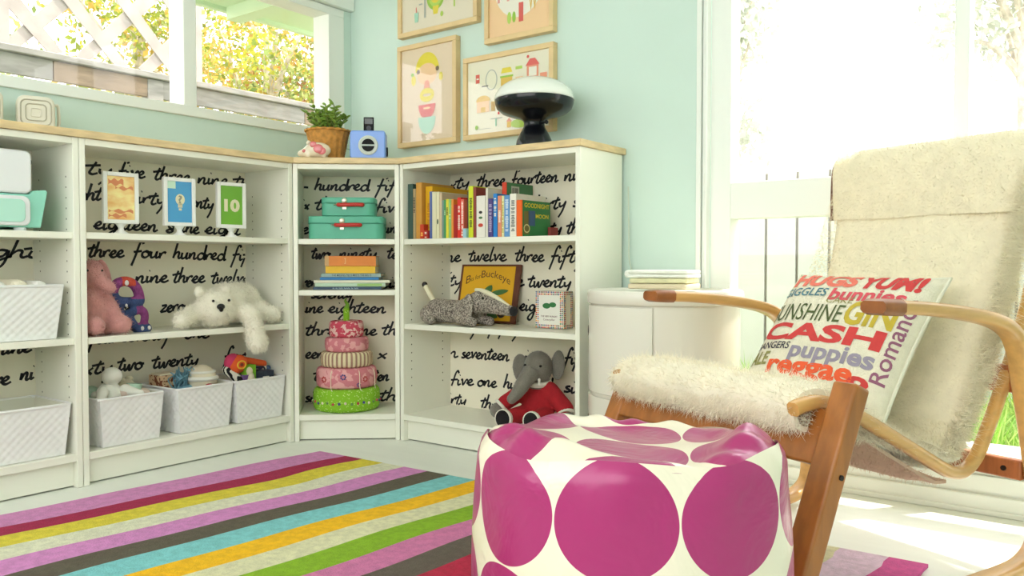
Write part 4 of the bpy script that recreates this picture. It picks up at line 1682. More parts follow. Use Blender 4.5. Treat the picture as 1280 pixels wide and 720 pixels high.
for (sx, tz) in ((-1, 0.35), (1, -0.15)):
    mb = MB()
    mb.ball((sx * 0.072, 0.012, 0.205 + 0.010 * sx), (0.031, 0.012, 0.054), rot=Matrix.Rotation(-0.35 * sx, 3, 'Z') @ Matrix.Rotation(0.12 * sx, 3, 'Y'))
    v, f = mb.v[:], mb.f[:]
    fur(mb, v, f, 900, 0.005, 0.0006, seed=42)
    mb.build('ear', m_ele, el, smooth=True)
    mb = MB(); mb.ball((sx * 0.030, -0.0495, 0.216), 0.0048); mb.build('eye', m_eye, el, smooth=True)
    mb = MB(); mb.capsule((sx * 0.026, -0.052, 0.168), (sx * 0.034, -0.068, 0.152), 0.0055, 0.002); mb.build('tusk', m_cuff, el, smooth=True)
mb = MB()
mb.ball((0, 0.01, 0.075), (0.066, 0.056, 0.074))
mb.capsule((-0.045, 0.0, 0.125), (-0.118, -0.03, 0.072), 0.030, 0.029)
mb.capsule((0.045, 0.0, 0.125), (0.112, -0.02, 0.066), 0.032, 0.031)
mb.capsule((-0.04, -0.03, 0.038), (-0.075, -0.105, 0.034), 0.034, 0.028)
mb.capsule((0.04, -0.03, 0.038), (0.030, -0.105, 0.034), 0.034, 0.028)
v, f = blob(mb, 0.005, 5)
mb = MB(); mb.add(v, f)
mb.build('red_coat', m_red, el, smooth=True, angle=80)
mb = MB(); mb.tube([(0.040 * math.cos(a), 0.006 + 0.036 * math.sin(a), 0.148 + 0.004 * math.sin(a)) for a in [2 * math.pi * k / 20 for k in range(20)]], 0.010, 8, closed=True)
mb.build('collar', m_cuff, el, smooth=True)
for (sx, a, b) in ((-1, (-0.128, -0.036, 0.062), (-0.142, -0.046, 0.046)), (1, (0.118, -0.022, 0.052), (0.124, -0.032, 0.034))):
    mb = MB(); mb.tube([Vector(a) - (Vector(b) - Vector(a)) * 0.25, Vector(a) + (Vector(b) - Vector(a)) * 0.25], 0.032, 16); mb.build('cuff', m_cuff, el, smooth=True, bevel=0.003)
    mb = MB(); mb.ball(b, (0.027, 0.027, 0.028)); mb.build('paw', m_ele, el, smooth=True)
for (x, y) in ((-0.080, -0.125), (0.028, -0.125)):
    d = Vector((x * 0.35, -1, 0)).normalized()
    c = Vector((x, y, 0.034))
    mb = MB(); mb.tube([c - d * 0.012, c + d * 0.004], 0.0335, 20); ft = mb.build('boot_edge', m_cuff, el, smooth=True, bevel=0.003)
    mb = MB(); mb.ball(c + d * 0.006, (0.027, 0.008, 0.031), rot=Matrix.Rotation(math.atan2(-d.x, -d.y) * -1, 3, 'Z')); mb.build('black_sole', M('black_felt_sole', (24, 22, 24), 0.95), ft, smooth=True)
# ------------------------------------------------------------------ UPRIGHT BOOKS
m_page = M('book_pages', (232, 224, 198), 0.8, var=0.03, vscale=200, stretch=(1, 1, .05))
SB = 0.7742
BX = 0.595 + 0.020


def book(label, x, w, h, d, y, col, marks=None, group='books standing in a row', page=None, cover_extra=None, tilt=0.0):
    """spine to the front (-y); origin at the spine foot"""
    root = thing('book', label, 'book', (BX + x, y, SB + 0.0006), tilt, group)
    c = 0.0022 if w > 0.014 else 0.0014
    m = M('book_cloth_%d_%d_%d' % col, col, 0.45, var=0.03, vscale=30)
    g = 0.0006
    mb = MB()
    mb.box((g, 0, 0), (w - g, c, h)).box((g, c, 0), (g + c, d, h)).box((w - g - c, c, 0), (w - g, d, h))
    cov = mb.build('cover', m, root, bevel=0.0007)
    MB().box((g + c, c + .0005, 0.002), (w - g - c, d - 0.004, h - 0.003)).build('pages', page or m_page, root)
    if marks:
        kind, mc, z0, z1 = marks
        mm = M('spine_print_%d_%d_%d' % mc, mc, 0.5)
        mb = MB()
        rnd = random.Random(int(x * 1000))
        z = z0 * h
        while z < z1 * h - 0.004:
            dz = rnd.uniform(0.003, 0.006)
            ww = w * rnd.uniform(0.18, 0.30)
            if rnd.random() > 0.18:
                mb.box((w / 2 - ww, -0.0004, z), (w / 2 + ww, 0.0002, z + dz * 0.75))
            z += dz
        mb.build('spine_print', mm, cov)
    if cover_extra:
        cover_extra(cov, w - g, d, h)
    return root


wht = (236, 232, 214)
drk = (44, 40, 40)
YF = -0.268
book('dark green book at the left end of the row', 0.003, 0.027, 0.210, 0.175, YF, (58, 84, 76))
book('thin beige and black spined book second from the left end of the row', 0.030, 0.014, 0.191, 0.16, YF, (176, 152, 112), ('t', drk, .5, .85))
book('tall tan spined book near the left end of the row', 0.046, 0.029, 0.213, 0.185, YF, (208, 152, 66))
book('tall yellow book with two little red books before it', 0.078, 0.036, 0.198, 0.225, -0.250, (226, 172, 22), ('t', (196, 130, 20), .2, .7))
book('little red book standing before the yellow one, the taller of two', 0.0755, 0.0195, 0.054, 0.026, -0.2785, (206, 62, 34), ('t', (240, 190, 90), .1, .5))
book('shortest red and white patterned book in the row, before the yellow one', 0.0955, 0.0190, 0.030, 0.026, -0.2785, (186, 48, 40), ('t', wht, .1, .9))
book('blue spined book right of the yellow book', 0.115, 0.013, 0.176, 0.16, YF, (86, 108, 170))
book('cream spined book next to the blue spined one', 0.128, 0.021, 0.174, 0.165, YF, (224, 220, 186))


def leaf_mark(cov, w, d, h):
    mb = MB()
    mb.add([(p[0], -0.0005, p[1]) for p in ellipse(w * .5, h * .36, w * .26, h * .06, 14)], [tuple(range(14))])
    mb.build('spine_leaf', M('dark_leaf_print', (60, 84, 50), 0.5), cov)


book('pale cream spined book with a small dark leaf on it', 0.149, 0.0155, 0.173, 0.160, YF, (230, 224, 190), cover_extra=leaf_mark)
book('beige pink spined book beside the thin coloured spines', 0.165, 0.012, 0.169, 0.19, YF, (216, 192, 160))
book('thin teal grey spined book', 0.177, 0.0095, 0.140, 0.15, YF, (120, 150, 140))
book('thin green spined book with a pale patch', 0.1865, 0.0105, 0.142, 0.15, YF, (72, 150, 96), ('t', (190, 220, 180), .6, .75))
book('thin yellow spined book', 0.197, 0.013, 0.144, 0.15, YF, (226, 218, 66), ('t', (96, 110, 50), .55, .8))
book('thin light green spined book', 0.210, 0.0125, 0.143, 0.15, YF, (150, 200, 120), ('t', wht, .5, .65))
book('thin orange spined book', 0.2228, 0.011, 0.142, 0.15, YF, (234, 146, 60))
book('dark red short book left of the bright red spine', 0.234, 0.0175, 0.122, 0.15, YF, (168, 34, 30))
book('bright red spined book with white lettering', 0.252, 0.017, 0.147, 0.165, YF, (222, 46, 36), ('t', wht, .2, .8))
book('salmon and white striped spine beside the bright red one', 0.269, 0.0145, 0.140, 0.15, YF, (226, 110, 92), ('t', (250, 236, 226), .05, .95))
book('dark slate book behind a tiny pale blue one', 0.285, 0.0195, 0.168, 0.155, -0.250, (64, 82, 84))
book('tiny pale blue book at the foot of the slate one', 0.2865, 0.017, 0.033, 0.026, -0.2785, (160, 200, 216))
book('lime yellow spined book with dark lettering', 0.305, 0.0225, 0.185, 0.165, YF, (212, 222, 40), ('t', (80, 96, 30), .2, .78))
book('brownish red spined book right of the lime one', 0.328, 0.0125, 0.180, 0.16, YF, (146, 66, 58))
book('lavender blue spined book rising behind the white illustrated spine', 0.341, 0.018, 0.179, 0.115, -0.148, (104, 112, 178))
book('dark brown book rising behind the white illustrated spine', 0.3605, 0.0215, 0.178, 0.115, -0.148, (62, 34, 30))


def ill_marks(cov, w, d, h):
    for (zz, c, rx, rz_, nm) in ((.60, (40, 36, 36), .20, .035, 'black_mark'), (.47, (70, 120, 70), .22, .030, 'green_mark'), (.29, (206, 74, 54), .28, .045, 'red_mark')):
        mb = MB()
        mb.add([(p[0], -0.0005, p[1]) for p in ellipse(w * .5, h * zz, w * rx, h * rz_, 16)], [tuple(range(16))])
        mb.build(nm, M('spine_' + nm, c, 0.5), cov)


book('broad white spine with a black, a green and a red mark', 0.3418, 0.0412, 0.148, 0.112, YF, (234, 230, 220), cover_extra=ill_marks)
book('narrow tall white spine right of the broad illustrated one', 0.3845, 0.0105, 0.174, 0.15, YF, (226, 222, 206))
book('dark purple spined book before the red and green one', 0.3955, 0.021, 0.136, 0.075, YF, (76, 62, 130), ('t', (176, 160, 196), .1, .9))


def barcode(cov, w, d, h):
    mb = MB()
    mb.box((w - .0002, 0.004, 0.0), (w + .0006, d, h - .0005))
    cv = mb.build('green_board', M('green_book_board', (74, 132, 84), 0.5), cov)
    mb = MB()
    mb.box((w + .0006, 0.030, h - 0.052), (w + .0009, 0.078, h - 0.012))
    lb = mb.build('pale_label', M('pale_book_label', (206, 206, 190), 0.6), cv)
    mb = MB()
    rnd = random.Random(5)
    y = 0.036
    while y < 0.072:
        t = rnd.uniform(0.001, 0.003)
        mb.box((w + .0009, y, h - 0.048), (w + .0011, y + t, h - 0.018))
        y += t + rnd.uniform(0.001, 0.003)
    mb.build('label_bars', M('grey_bars', (96, 100, 92), 0.6), lb)


book('tall book with a red spine and green board carrying a pale label', 0.3965, 0.020, 0.200, 0.165, -0.188, (226, 70, 40), None, cover_extra=barcode)
book('bright blue spined book with white lettering', 0.4185, 0.0185, 0.152, 0.15, YF, (30, 126, 206), ('t', wht, .45, .9))
book('salmon spined book right of the bright blue one', 0.4385, 0.0175, 0.144, 0.15, YF, (224, 142, 106), ('t', wht, .35, .65))
book('narrow white and yellow spined book', 0.4565, 0.0105, 0.143, 0.15, YF, (230, 226, 176), ('t', (196, 176, 70), .1, .9))
book('mid blue spined book left of the big white one', 0.4675, 0.0235, 0.144, 0.15, YF, (96, 150, 206), ('t', (206, 222, 236), .1, .9))
book('big white book with grey lettering on its spine', 0.492, 0.0280, 0.148, 0.180, YF, (238, 234, 222), ('t', (120, 124, 120), .12, .88))


def goodnight(cov, w, d, h):
    x = w - .0002
    mb = MB().box((x, 0.004, 0.0), (x + .0008, d, h))
    cv = mb.build('green_front', M('green_book_front', (40, 128, 66), 0.45), cov)
    X = x + .0010

    def place(u, v):
        return (X, 0.004 + (d - 0.004) * u, h * v)
    mb = MB()
    add_text(mb, 'GOODNIGHT', .06, .96, .80, .93, place, 0, 0.02)
    add_text(mb, 'MOON', .46, .93, .52, .64, place, 0, 0.02)
    mb.build('cover_title', M('yellow_title', (232, 206, 40), 0.5), cv)
    mb = MB(); poly(mb, place, rect(.20, .30, .44, .72), 0); mb.build('blue_patch', M('blue_patch_print', (60, 92, 136), 0.5), cv)
    mb = MB(); poly(mb, place, rect(.04, .06, .22, .70), 0); mb.build('olive_patch', M('olive_patch_print', (118, 110, 56), 0.5), cv)
    mb = MB(); ring2(mb, lambda u, v: (X + .0003, place(u, v)[1], place(u, v)[2]), .14, .22, .11, .12, .03, 0); mb.build('round_emblem', M('cream_emblem', (226, 214, 150), 0.5), cv)


book('orange spined book with a green front at the right end of the row', 0.5205, 0.0245, 0.125, 0.172, YF, (240, 100, 24), None, cover_extra=goodnight)
book('small dark red book just behind the green fronted one', 0.547, 0.012, 0.036, 0.05, -0.115, (150, 60, 56))

# ------------------------------------------------------------------ YELLOW BOOK, LEANING
yb = thing('picture_book', 'large yellow picture book with brown border leaning on the wallpaper', 'book', (0.6925, -0.066, 0.4515), 0, rot=(math.radians(-11), 0, 0))
BW, BH = 0.292, 0.228
MB().box((0, -0.012, 0), (BW, 0.0, BH)).build('boards', M('brown_book_board', (104, 56, 36), 0.5), yb, bevel=0.001)
fc = MB().box((0.012, -0.0134, 0.008), (BW - 0.022, -0.0121, BH - 0.008)).build('yellow_front', M('yellow_book_front', (236, 180, 26), 0.5, var=0.05, vscale=8), yb)


def yplace(u, v, o=0.0):
    return (0.012 + (BW - 0.034) * u, -0.0138 - o, 0.008 + (BH - 0.016) * v)


m_brt = M('brown_title', (96, 62, 30), 0.6)
mb = MB()
arc = lambda c: (lambda t: 0)
# title letters along a shallow arch
title = [('B', .08, .17, .145), ('is for', .18, .36, .085), ('Buckeye', .37, .93, .13)]


def arch(u):
    return 0.60 + 0.20 * math.sin(math.pi * (u * 0.95 + 0.02))


for (t, x0, x1, hh) in title:
    v, f = text_geo(t, 0.0)
    ax, bx = min(p[0] for p in v), max(p[0] for p in v)
    by = max(p[1] for p in v)
    out = []
    for p in v:
        u = x0 + (p[0] - ax) / (bx - ax) * (x1 - x0)
        out.append(yplace(u, arch(u) + p[1] / by * hh * 1.0))
    mb.add(out, f)
mb.build('cover_title', m_brt, fc)
m_lf = M('green_leaf_print', (64, 110, 56), 0.5, var=0.2, vscale=30)
for (cx_, cy_, rx, ry, a) in ((.30, .36, .16, .065, 25), (.74, .52, .18, .05, 12), (.52, .52, .15, .09, 60), (.62, .12, .16, .07, -20)):
    P = [(1.0 * math.cos(t_), 1.0 * math.sin(t_)) for t_ in [2 * math.pi * k / 20 for k in range(20)]]
    ca, sa = math.cos(math.radians(a)), math.sin(math.radians(a))
    P = [(p[0] * rx * (1 - 0.0 * p[1]), p[1] * ry * (1 - p[0] ** 2) ** 0.25) for p in P]
    P = [(cx_ + p[0] * ca - p[1] * sa * .8, cy_ + p[0] * sa + p[1] * ca) for p in P]
    mb = MB(); poly(mb, lambda u, v: yplace(u, v, .0003), P, 0)
    mb.build('printed_leaf', m_lf, fc)
mb = MB(); ring2(mb, lambda u, v: yplace(u, v, .0005), .83, .155, .085, .10, .05, 0); poly(mb, lambda u, v: yplace(u, v, .0005), ellipse(.835, .15, .025, .045), 0)
mb.build('printed_chestnut', M('dark_chestnut_print', (50, 34, 28), 0.5), fc)

# ------------------------------------------------------------------ BOARD BOOK WITH DOTTED BORDER
cb_ = thing('board_book', 'small thick board book with a border of coloured dots standing by the side panel', 'book', (1.138, -0.155, 0.4515), 0)
CW, CHH, CDD = 0.118, 0.132, 0.058
MB().box((0, 0, 0), (CW, CDD, CHH)).build('block', M('white_board', (232, 228, 214), 0.5), cb_, bevel=0.002)
fr = MB().box((0.001, -0.0012, 0.001), (CW - 0.001, 0.0005, CHH - 0.001)).build('front', M('white_cover_paper', (236, 234, 224), 0.4), cb_)
dotc = [(200, 60, 50), (230, 150, 50), (60, 120, 80), (60, 90, 140), (160, 90, 120), (120, 90, 60)]
dm_ = [M('dot_print_%d' % i, c, 0.5) for i, c in enumerate(dotc)]
rnd = random.Random(8)


def dots(parent, placef, W_, H_):
    mb = MB()
    step = 0.0072
    nx, ny = int(W_ / step), int(H_ / step)
    for i in range(nx):
        for j in range(ny):
            if 2 <= i < nx - 2 and 2 <= j < ny - 2:
                continue
            cx_, cy_ = (i + .5) * W_ / nx, (j + .5) * H_ / ny
            mb.add([placef(cx_ + .0030 * math.cos(k * math.pi / 4), cy_ + .0030 * math.sin(k * math.pi / 4)) for k in range(8)], [tuple(range(8))], rnd.randrange(6))
    mb.build('dotted_border', dm_, parent)


dots(fr, lambda a, b: (a, -0.0016, b), CW, CHH)
sd = MB().box((CW - 0.0005, 0.001, 0.001), (CW + 0.0012, CDD - 0.001, CHH - 0.001)).build('side_cover', M('white_cover_paper2', (226, 220, 200), 0.4), cb_)
dots(sd, lambda a, b: (CW + 0.0016, a, b), CDD, CHH)
mb = MB()
pl_ = lambda a, b: (a, -0.0016, b)
for (a, b, rx, ry) in ((.048, .080, .017, .010), (.074, .084, .015, .009)):
    poly(mb, pl_, ellipse(a, b, rx, ry, 18), 0)
mb.build('green_ovals', M('green_oval_print', (52, 120, 66), 0.5), fr)
mb = MB()
add_text(mb, 'THE VERY HUNGRY', .024, .094, .040, .046, pl_, 0, 0.01)
add_text(mb, 'Caterpillar', .034, .084, .026, .035, pl_, 0, 0.0)
mb.build('cover_title', M('dark_red_title', (110, 44, 44), 0.5), fr)

# ------------------------------------------------------------------ SUITCASES
m_suit = M('teal_card', (96, 184, 156), 0.5, var=0.03, vscale=20)
m_suitd = M('teal_card_rim', (78, 160, 136), 0.5)
m_hand = M('red_handle', (196, 48, 40), 0.4)
m_metal = M('nickel', (214, 208, 186), 0.3, metal=0.8)


def suitcase(label, t, dep, z, w, d, h):
    c = CP(t, dep, z)
    root = thing('toy_suitcase', label, 'suitcase', c, RZ_C, 'teal toy suitcases')

    def rr(w_, d_, r, n=5):
        P = []
        for (cx_, cy_, a0) in ((w_ / 2 - r, d_ / 2 - r, 0), (-w_ / 2 + r, d_ / 2 - r, 90), (-w_ / 2 + r, -d_ / 2 + r, 180), (w_ / 2 - r, -d_ / 2 + r, 270)):
            for k in range(n + 1):
                a = math.radians(a0 + 90 * k / n)
                P.append((cx_ + r * math.cos(a), cy_ + r * math.sin(a)))
        return P
    hl = h * 0.68
    MB().prism(rr(w, d, .03), 0.0006, hl).build('body', m_suit, root, bevel=0.002, smooth=True)
    lid = MB().prism(rr(w + .003, d + .003, .031), hl, h).build('lid', m_suit, root, bevel=0.004, smooth=True)
    mb = MB(); mb.tube([(p[0], p[1], hl + .001) for p in rr(w + .004, d + .004, .032)], 0.0016, 6, closed=True)
    mb.build('lid_edge', m_suitd, lid, smooth=True)
    y = -d / 2
    mb = MB(); mb.lathe([(.0105, 0), (.0105, .004), (.006, .006)], 16, mat=Matrix.Translation((-.012, y - .001, hl + .010)) @ Matrix.Rotation(math.pi / 2, 4, 'X'))
    mb.box((-.020, y - .004, hl - .024), (-.004, y, hl + .006))
    lk = mb.build('lock', m_metal, root, bevel=0.001)
    mb = MB(); S = smooth_path([(-.036, y - .004, hl - .006), (-.026, y - .012, hl - .007), (.03, y - .014, hl - .006), (.054, y - .010, hl - .006), (.058, y - .002, hl - .006)], 4)
    mb.tube(S, .0078, 10)
    hd = mb.build('handle', m_hand, root, smooth=True)
    mb = MB()
    for x in (-.050, -.044, -.038):
        mb.tube([(x - .002, y - .002, hl - .008), (x, y - .006, hl - .006), (x + .003, y - .002, hl - .004)], .002, 6)
    mb.build('handle_loop', m_metal, hd, smooth=True)


suitcase('larger teal toy suitcase with red handle at the bottom of the pair', 0.192, 0.115, SB + .0015, 0.286, 0.17, 0.088)
suitcase('smaller teal toy suitcase with red handle on top of the larger one', 0.200, 0.110, SB + .091, 0.205, 0.135, 0.072)

# ------------------------------------------------------------------ LYING BOOKS
def flat_book(label, X0, X1, z0, z1, col, dep, d, text=None, extra=None):
    t0 = .111 + (X0 - 385) * (.194 / 615)
    t1 = .111 + (X1 - 385) * (.194 / 615)
    w, h = t1 - t0, z1 - z0 - .0006
    root = thing('book', label, 'book', CP(t0, dep, z0), RZ_C, 'books lying in a pile')
    c = 0.002
    m = M('book_cloth_%d_%d_%d' % col, col, 0.45, var=0.03, vscale=30)
    mb = MB()
    mb.box((0, 0, 0), (w, c, h)).box((0, c, 0), (w, d, c)).box((0, c, h - c), (w, d, h))
    cov = mb.build('cover', m, root, bevel=0.0006)
    MB().box((0.003, c + .0005, c), (w - .003, d - .004, h - c)).build('pages', m_page, root)
    if text:
        body, x0, x1, tc = text
        mb = MB()
        add_text(mb, body, w * x0, w * x1, h * .22, h * .78, lambda a, b: (a, -0.0005, b), 0, 0.01)
        mb.build('spine_title', M('spine_ink_%d_%d_%d' % tc, tc, 0.5), cov)
    if extra:
        extra(cov, w, h)


Z0 = 0.5795


def green_patch(cov, w, h):
    MB().box((w * .60, -.0006, .002), (w * .95, .0003, h - .002)).build('green_spine_patch', M('green_spine_patch', (150, 190, 110), 0.5), cov)


def fade_patch(cov, w, h):
    MB().box((w * .08, -.0005, .0), (w * .0, .0003, h)).build('faded_spine_end', M('faded_spine', (206, 166, 110), 0.5), cov)


flat_book('navy book at the bottom of the lying pile', 240, 1070, Z0, Z0 + .0115, (36, 66, 92), 0.055, 0.20, ('~ ~ ~~ ~~~ ~ ~~', .28, .66, (150, 170, 180)))
flat_book('pale mint spined book second from the bottom of the pile', 255, 1118, Z0 + .0117, Z0 + .0262, (186, 212, 186), 0.058, 0.20, None, green_patch)
flat_book('white book, the widest of the lying pile', 240, 1172, Z0 + .0264, Z0 + .0376, (226, 224, 202), 0.060, 0.20)
flat_book('bright blue book in the middle of the lying pile', 318, 1035, Z0 + .0378, Z0 + .0488, (36, 124, 192), 0.060, 0.19)
flat_book('grey-blue book with dark lettering just under the yellow one', 332, 1062, Z0 + .049, Z0 + .0638, (150, 174, 170), 0.058, 0.19, ('THE MISSING PIECE MEETS THE BIG O', .18, .84, (40, 48, 56)))
flat_book('yellow book lying under the orange one', 388, 996, Z0 + .064, Z0 + .0918, (234, 186, 20), 0.056, 0.16)
flat_book('thick orange book on top of the lying pile', 378, 1003, Z0 + .092, Z0 + .132, (226, 132, 40), 0.058, 0.16, (']', .38, .41, (240, 196, 130)), fade_patch)

# ------------------------------------------------------------------ FABRIC CAKE
cake = thing('fabric_cake', 'tiered toy cake of green, pink and striped fabric topped by a candle', 'toy', CP(0.180, 0.1385, 0.1025), RZ_C)


def patt(name, a, b, scale, mode='noise'):
    if name in _mats:
        return _mats[name]
    m = M(name, a, 0.9, bump=0.3, bscale=160)
    nt = m.node_tree
    tc = nt.nodes.new('ShaderNodeTexCoord')
    bs = nt.nodes['Principled BSDF']
    mx = nt.nodes.new('ShaderNodeMix'); mx.data_type = 'RGBA'
    mx.inputs['A'].default_value = lin(a); mx.inputs['B'].default_value = lin(b)
    if mode == 'dots':
        n = nt.nodes.new('ShaderNodeTexVoronoi'); n.inputs['Scale'].default_value = scale
        nt.links.new(tc.outputs['Object'], n.inputs['Vector'])
        l = nt.nodes.new('ShaderNodeMath'); l.operation = 'LESS_THAN'; l.inputs[1].default_value = 0.27
        nt.links.new(n.outputs['Distance'], l.inputs[0]); fac = l.outputs[0]
    elif mode == 'stripes':
        sp_ = nt.nodes.new('ShaderNodeSeparateXYZ'); nt.links.new(tc.outputs['Object'], sp_.inputs[0])
        at = nt.nodes.new('ShaderNodeMath'); at.operation = 'ARCTAN2'
        nt.links.new(sp_.outputs['Y'], at.inputs[0]); nt.links.new(sp_.outputs['X'], at.inputs[1])
        mu = nt.nodes.new('ShaderNodeMath'); mu.operation = 'MULTIPLY'; mu.inputs[1].default_value = scale
        nt.links.new(at.outputs[0], mu.inputs[0])
        si = nt.nodes.new('ShaderNodeMath'); si.operation = 'SINE'; nt.links.new(mu.outputs[0], si.inputs[0])
        l = nt.nodes.new('ShaderNodeMath'); l.operation = 'GREATER_THAN'; l.inputs[1].default_value = 0.25
        nt.links.new(si.outputs[0], l.inputs[0]); fac = l.outputs[0]
    else:
        n = nt.nodes.new('ShaderNodeTexNoise'); n.inputs['Scale'].default_value = scale
        nt.links.new(tc.outputs['Object'], n.inputs['Vector'])
        l = nt.nodes.new('ShaderNodeMath'); l.operation = 'GREATER_THAN'; l.inputs[1].default_value = 0.53
        nt.links.new(n.outputs['Fac'], l.inputs[0]); fac = l.outputs[0]
    nt.links.new(fac, mx.inputs['Factor'])
    nt.links.new(mx.outputs['Result'], bs.inputs['Base Color'])
    return m


m_cg = patt('green_dotted_cotton', (138, 196, 44), (200, 226, 130), 110, 'dots')
m_cp = patt('pink_flower_cotton', (214, 130, 140), (232, 170, 172), 34, 'noise')
m_cs = patt('striped_cotton', (226, 214, 176), (166, 130, 110), 34, 'stripes')
m_ct = patt('red_flower_cotton', (204, 76, 96), (236, 196, 190), 70, 'noise')


def cake_tier(z0, z1, r, mat, puff, name='cake_tier', wob=0.0, nf=9):
    n = 10
    prof = [(r * 0.05, z0)]
    for k in range(n + 1):
        a = -math.pi / 2 + math.pi * k / n
        e = 0.55
        prof.append((r - puff + puff * abs(math.cos(a)) ** e, (z0 + z1) / 2 + (z1 - z0) / 2 * math.copysign(abs(math.sin(a)) ** e, math.sin(a))))
    prof.append((r * 0.05, z1))
    return MB().lathe(prof, 48, fn=(lambda q, z, a: q * (1 + wob * math.sin(a * nf)))).build(name, mat, cake, smooth=True, angle=80)


t1_ = cake_tier(0.0, 0.090, 0.1315, m_cg, 0.030)
t2_ = cake_tier(0.090, 0.171, 0.119, m_cp, 0.026)
t3_ = cake_tier(0.171, 0.231, 0.103, m_cs, 0.022, wob=0.012)
t4_ = cake_tier(0.231, 0.287, 0.086, m_cp, 0.020, wob=0.02, nf=7)
t5_ = cake_tier(0.287, 0.352, 0.068, m_ct, 0.018)
fl_c = [(196, 80, 80), (90, 90, 150), (236, 226, 200), (110, 150, 80)]
mfl = [M('ribbon_flower_%d' % i, c, 0.8) for i, c in enumerate(fl_c)]
for k in range(34):
    a = 2 * math.pi * k / 34
    mb = MB(); mb.ball((0.1315 * math.cos(a), 0.1315 * math.sin(a), 0.036 + .002 * (k % 3)), (.0055, .0055, .0055), n=8, m=6)
    mb.build('flower_trim', mfl[k % 4], t1_, smooth=True)
for (a, z, c, r) in ((-2.25, .128, 0, .015), (-1.55, .140, 1, .014), (-0.80, .128, 0, .014), (-1.05, .108, 1, .010), (0.3, .13, 0, .014), (2.4, .13, 1, .014)):
    mb = MB()
    for q in range(7):
        b = 2 * math.pi * q / 7
        ox, oz = r * .62 * math.cos(b), r * .62 * math.sin(b)
        aa = a + ox / .119
        mb.ball((.1195 * math.cos(aa), .1195 * math.sin(aa), z + oz), (r * .24,) * 3, n=8, m=6)
    mb.build('printed_flower', mfl[c], t2_, smooth=True)
for a in (-1.95, -1.02, -0.35, 0.8, 2.0, 3.0):
    mb = MB(); mb.tube(smooth_path([(.106 * math.cos(a), .106 * math.sin(a), .170), (.121 * math.cos(a), .121 * math.sin(a), .15), (.1225 * math.cos(a), .1225 * math.sin(a), .10), (.124 * math.cos(a + .05), .124 * math.sin(a + .05), .085)], 4), .0016, 6)
    mb.build('cord_tie', mfl[2], t2_, smooth=True)
mb = MB(); mb.tube([(0, 0, .345), (0, 0, .400)], .012, 14)
cd_ = mb.build('candle', m_cg, cake, smooth=True)
mb = MB(); mb.tube(smooth_path([(0, 0, .398), (.004, 0, .415), (-.004, 0, .430), (.002, 0, .442)], 4), [.011 - .0008 * i for i in range(13)], 10)
mb.build('candle_flame', M('green_felt', (126, 176, 60), 0.9), cd_, smooth=True)
# ------------------------------------------------------------------ TOYS IN THE SMALL BASKETS
m_soft = [M('white_soft', (236, 234, 224), 0.95, sheen=0.3), M('mint_soft', (176, 206, 184), 0.9), M('pinkish_soft', (228, 206, 192), 0.95), M('cream_soft', (226, 216, 190), 0.95)]
bx = 0.158


def toy(name, label, loc, parts, group='toys in the woven baskets'):
    """parts: list of (part name, MB, material)"""
    r = thing(name, label, 'soft toy', loc, 0, group)
    for (pn, mb, m) in parts:
        mb.build(pn, m, r, smooth=True)
    return r


# first basket
a = MB(); a.ball((0, 0, 0), (.043, .042, .048)); b = MB(); b.ball((.010, .004, .066), (.032, .031, .030)); c = MB(); c.capsule((.03, .035, .02), (.06, .07, .005), .018, .014); d = MB(); d.capsule((.03, -.035, .02), (.055, -.055, .0), .018, .014)
toy('white_soft_toy', 'white rounded plush with its head showing above the nearest small basket', (bx + .02, -1.204, 0.248), [('body', a, m_soft[0]), ('head', b, m_soft[0]), ('arm', c, m_soft[0]), ('arm', d, m_soft[0])])
a = MB(); a.ball((0, 0, 0), (.040, .036, .030)); b = MB(); b.ball((.038, .0, .004), (.010, .014, .012))
toy('mint_soft_toy', 'mint green soft toy at the back left of the nearest small basket', (bx - .03, -1.244, 0.252), [('body', a, m_soft[1]), ('patch', b, m_soft[0])])
a = MB(); a.capsule((0, -.02, .006), (0, .04, -.01), .026, .022); b = MB(); b.tube([(0, .004, -.020 + .0), (0, .010, .03)], .024, 14)
toy('pinkish_soft_toy', 'pinkish white plush limb lying at the right end of the nearest small basket', (bx + .045, -1.143, 0.254), [('limb', a, m_soft[2]), ('band', b, m_soft[1])])
a = MB(); a.ball((0, 0, 0), (.03, .03, .028)); b = MB(); b.ball((.0, .012, .024), (.014, .013, .012)); c = MB(); c.ball((.004, -.014, .022), (.012, .011, .011))
toy('grey_soft_toy', 'small greyish plush at the back of the nearest small basket', (bx - .055, -1.110, 0.262), [('body', a, m_soft[3]), ('ear', b, m_soft[3]), ('ear', c, m_soft[3])])
# second basket
m_tan = patt('brown_spotted_cloth', (222, 190, 150), (126, 70, 46), 60, 'noise')
a = MB(); a.box((-.035, -.045, -.03), (.035, .045, .028)); a2 = MB(); a2.box((-.030, -.040, .0282), (.030, .040, .034))
toy('spotted_cloth_block', 'tan cloth block with brown spots at the left back of the middle small basket', (bx - .045, -0.968, 0.262), [('block', a, m_tan), ('top_flap', a2, m_soft[3])])
m_tin = M('blue_tinsel', (120, 166, 186), 0.4, metal=0.3)
a = MB()
rnd = random.Random(3)
for k in range(60):
    y0 = rnd.uniform(-.05, .05)
    S = smooth_path([(rnd.uniform(-.02, .02), y0, -.02), (rnd.uniform(-.03, .03), y0 + rnd.uniform(-.02, .02), .018), (rnd.uniform(-.03, .03), y0 + rnd.uniform(-.03, .03), .040 + rnd.uniform(-.02, .02))], 4)
    a.tube(S, .0022, 5)
b = MB(); b.ball((0, 0, -.02), (.03, .05, .02))
toy('tinsel_toy', 'bunch of pale blue tinsel loops in the middle small basket', (bx + .01, -0.925, 0.256), [('tinsel', a, m_tin), ('core', b, m_tin)])
